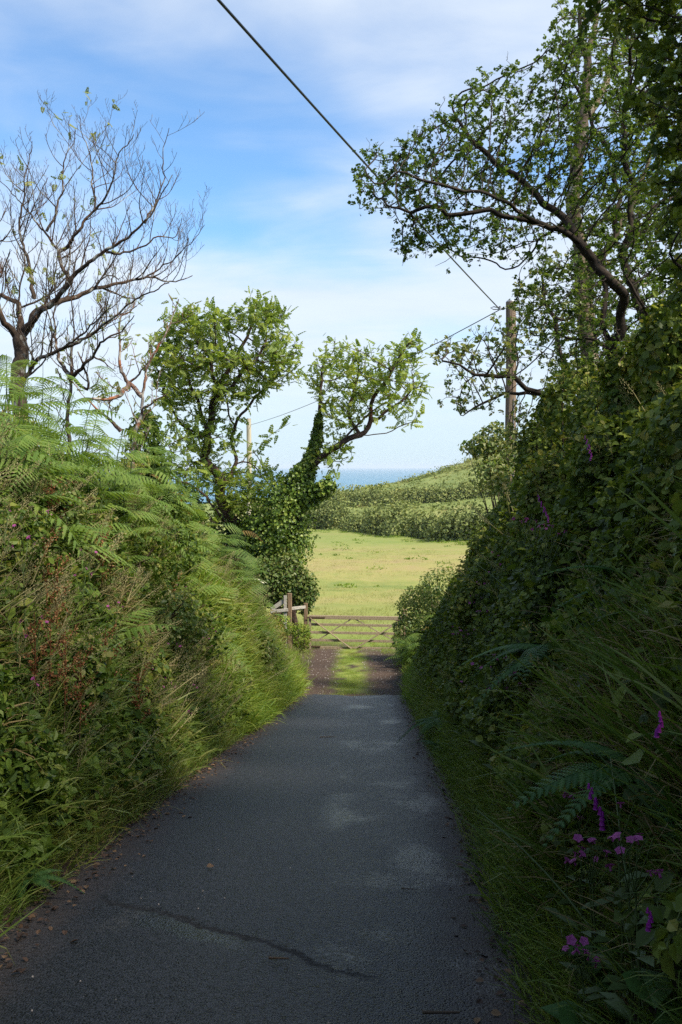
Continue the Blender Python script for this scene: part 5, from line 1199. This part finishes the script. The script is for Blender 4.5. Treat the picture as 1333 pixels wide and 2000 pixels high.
# ------------------------------------------------------------------ odds and ends on the lane
def lane_at(px, py):
    r_ = ray(px, py); d = np.arange(2, 30, .01); P = EYE + r_ / r_[1] * d[:, None]; k = np.argmax(P[:, 2] < road_z(P[:, 1]) + .03); return P[k]
def twig(px, py, L, ang, label, r_=.006):
    c_ = lane_at(px, py); mb = MB(); s = np.linspace(-.5, .5, 8)
    P = [(c_[0] + L * t_ * math.cos(ang) + .02 * math.sin(t_ * 7) * L * 3, c_[1] + L * t_ * math.sin(ang), 0) for t_ in s]
    P = [(a, b, float(road_z(b)) + .036 + r_) for a, b, _ in P]
    tube_mb(mb, P, np.linspace(r_, r_ * .5, 8), 6); tag(mb.build('twig', M['brown_stem'], smooth=True), label, 'twig')
twig(545, 1878, .10, -.1, 'short thick twig lying in the crack across the near lane', .007)
twig(862, 1985, .16, .0, 'dark twig at the very bottom of the lane', .008)
twig(640, 1441, .22, .2, 'thin twig lying on the far part of the asphalt', .006)
twig(800, 1740, .10, -.2, 'thin dark twig on the wet asphalt right of centre', .004)
c_ = lane_at(404, 1697); mb = MB(); mb.scatter(BROAD, frames(np.array([[.8, .3, .1]]), np.array([[0, -.2, 1.0]])) * .05, np.array([[c_[0], c_[1], float(road_z(c_[1])) + .042]]), np.array([.9]))
tag(mb.build('fallen_leaf', M['litter']), 'single curled brown leaf on the asphalt left of centre', 'leaf')
mb = MB(); y = rng.uniform(2.6, 21, 2600); sd = rng.random(2600) < .62; e = np.abs(rng.normal(size=2600)) * .16
x = np.where(sd, XL(y) + .02 + e, XR(y) - .02 - e * .7); z = road_z(y) + .03
mb.scatter(LEAF, frames(unit(rdir(2600) * [1, 1, .25]), unit(rdir(2600) * .35 + [0, 0, 1.0])) * (.018 + .03 * rng.random(2600))[:, None, None], np.stack([x, y, z], -1), rng.random(2600))
tag(mb.build('leaf_litter', M['litter']), 'dark dead leaves and crumbs washed along both lane edges', 'litter', kind='stuff')
ico = np.array([(0, 0, 1), (.9, 0, .2), (.2, .85, .1), (-.8, .4, .15), (-.5, -.75, .2), (.4, -.8, .1), (0, 0, -.5)]); ICO = (ico, [np.array([(0, 1, 2), (0, 2, 3), (0, 3, 4), (0, 4, 5), (0, 5, 1), (6, 2, 1), (6, 3, 2), (6, 4, 3), (6, 5, 4), (6, 1, 5)])])
mb = MB(); n = 1100; y = rng.uniform(20.9, 33, n); x = XL(y) + rng.random(n) * (XR(y) - XL(y)); k = np.abs(x - np.interp(y, [20, 33], [.2, .35])) > .3; x, y = x[k], y[k]; n = len(x)
mb.scatter(ICO, frames(rdir(n), rdir(n)) * (.008 + .018 * rng.random(n) ** 3)[:, None, None], np.stack([x, y, ground_z(x, y) + .006], -1), rng.random(n))
n = 160; y = rng.uniform(2.6, 21, n); x = XL(y) + rng.random(n) * (XR(y) - XL(y)); mb.scatter(ICO, frames(rdir(n), rdir(n)) * (.003 + .004 * rng.random(n))[:, None, None], np.stack([x, y, road_z(y) + .034], -1), rng.random(n))
tag(mb.build('gravel', M['stone']), 'loose pale stones on the track before the gate', 'gravel', kind='stuff')
print('plants', round(time.time() - T0, 1), 'bracken', nb)
HAZE = 0.00005

# ------------------------------------------------------------------ light and sky
SUN = unit(np.array([[0.74, -0.50, 1.12]]))[0]
el = math.asin(SUN[2]); az = math.atan2(SUN[0], SUN[1])
sd = bpy.data.lights.new('sun', 'SUN'); sd.energy = 3.2; sd.angle = math.radians(12); sd.color = (1.0, 0.92, 0.78)
so = bpy.data.objects.new('sun', sd); COL.objects.link(so); so.rotation_euler = Vector(SUN).to_track_quat('Z', 'Y').to_euler(); so.location = (30, -10, 40)
w = bpy.data.worlds.new('World'); scene.world = w; w.use_nodes = True
t = NT(w.node_tree)
sky = t.n('ShaderNodeTexSky', sky_type='NISHITA', sun_disc=False, sun_elevation=el, sun_rotation=az, air_density=1.0, dust_density=0.6, ozone_density=2.5, altitude=50.0)
d = t.n('ShaderNodeTexCoord').outputs['Generated']
sp_ = t.n('ShaderNodeSeparateXYZ', {0: d}); dz_ = t.math('MAXIMUM', sp_.outputs[2], 0.0)
den = t.math('ADD', dz_, 0.16)
cx = t.math('DIVIDE', sp_.outputs[0], den); cy_ = t.math('DIVIDE', sp_.outputs[1], den)
cv = t.n('ShaderNodeCombineXYZ', {0: cx, 1: cy_, 2: 0.0}).outputs[0]
n1 = t.noise(t.n('ShaderNodeMapping', {'Vector': cv, 'Scale': (1.0, 1.15, 1), 'Location': (1.1, 7.3, 0), 'Rotation': (0, 0, .5)}).outputs[0], 0.9, 5.0, 0.5, dist=.35)
n2 = t.noise(t.n('ShaderNodeMapping', {'Vector': cv, 'Scale': (1.2, 2.0, 1), 'Rotation': (0, 0, .35)}).outputs[0], 1.7, 6.0, 0.55, dist=.4)
cl = t.math('ADD', t.math('MULTIPLY', n1, .72), t.math('MULTIPLY', n2, .28))
hz = t.mapr(dz_, 0.0, 0.36, 0.22, 0.0)
cov = t.mapr(t.math('ADD', cl, hz), 0.37, 0.70)
lit = t.n('ShaderNodeMix', data_type='RGBA')
ccol = t.mix(n2, (4.5, 5.1, 6.0), (5.7, 6.2, 6.7))
low = t.mapr(dz_, 0.0, 0.12, 1.0, 0.0)
ccol = t.mix(low, ccol, (4.3, 5.3, 6.0))
sk = t.mix(1.0, sky.outputs[0], (0.92, 1.22, 1.40), 'MULTIPLY')
c = t.mix(t.math('MULTIPLY', cov, 0.9), sk, ccol)
bg = t.n('ShaderNodeBackground', {'Color': c, 'Strength': 0.062})
t.n('ShaderNodeOutputWorld', {'Surface': bg.outputs[0]})

m = bpy.data.materials.new('haze_air'); m.use_nodes = True; t = NT(m.node_tree)
v = t.n('ShaderNodeVolumePrincipled', {'Color': (0.80, 0.90, 1.0, 1), 'Density': HAZE, 'Anisotropy': 0.0}); oo = t.n('ShaderNodeOutputMaterial', {'Volume': v.outputs[0]})
mb = MB(); V = [(x_, y_, z_) for z_ in (-62, 60) for y_ in (-90, 62000) for x_ in (-41000, 41000)]
mb.add(V, [(0, 2, 3, 1), (4, 5, 7, 6), (0, 1, 5, 4), (2, 6, 7, 3), (0, 4, 6, 2), (1, 3, 7, 5)])
tag(mb.build('haze', m), kind='stuff')

scene.view_settings.view_transform = 'Standard'; scene.view_settings.look = 'None'
scene.view_settings.exposure = 1.42; scene.view_settings.gamma = 1.0; scene.view_settings.use_curve_mapping = False
cy = scene.cycles
cy.max_bounces = 6; cy.diffuse_bounces = 4; cy.glossy_bounces = 2; cy.transmission_bounces = 3; cy.transparent_max_bounces = 4
cy.sample_clamp_indirect = 2.0; cy.sample_clamp_direct = 8.0; cy.use_adaptive_sampling = False; cy.use_denoising = False
cy.caustics_reflective = False; cy.caustics_refractive = False
print('done', round(time.time() - T0, 1), 'objects', len(scene.objects), 'tris', sum(len(o.data.polygons) for o in scene.objects if o.type == 'MESH'))
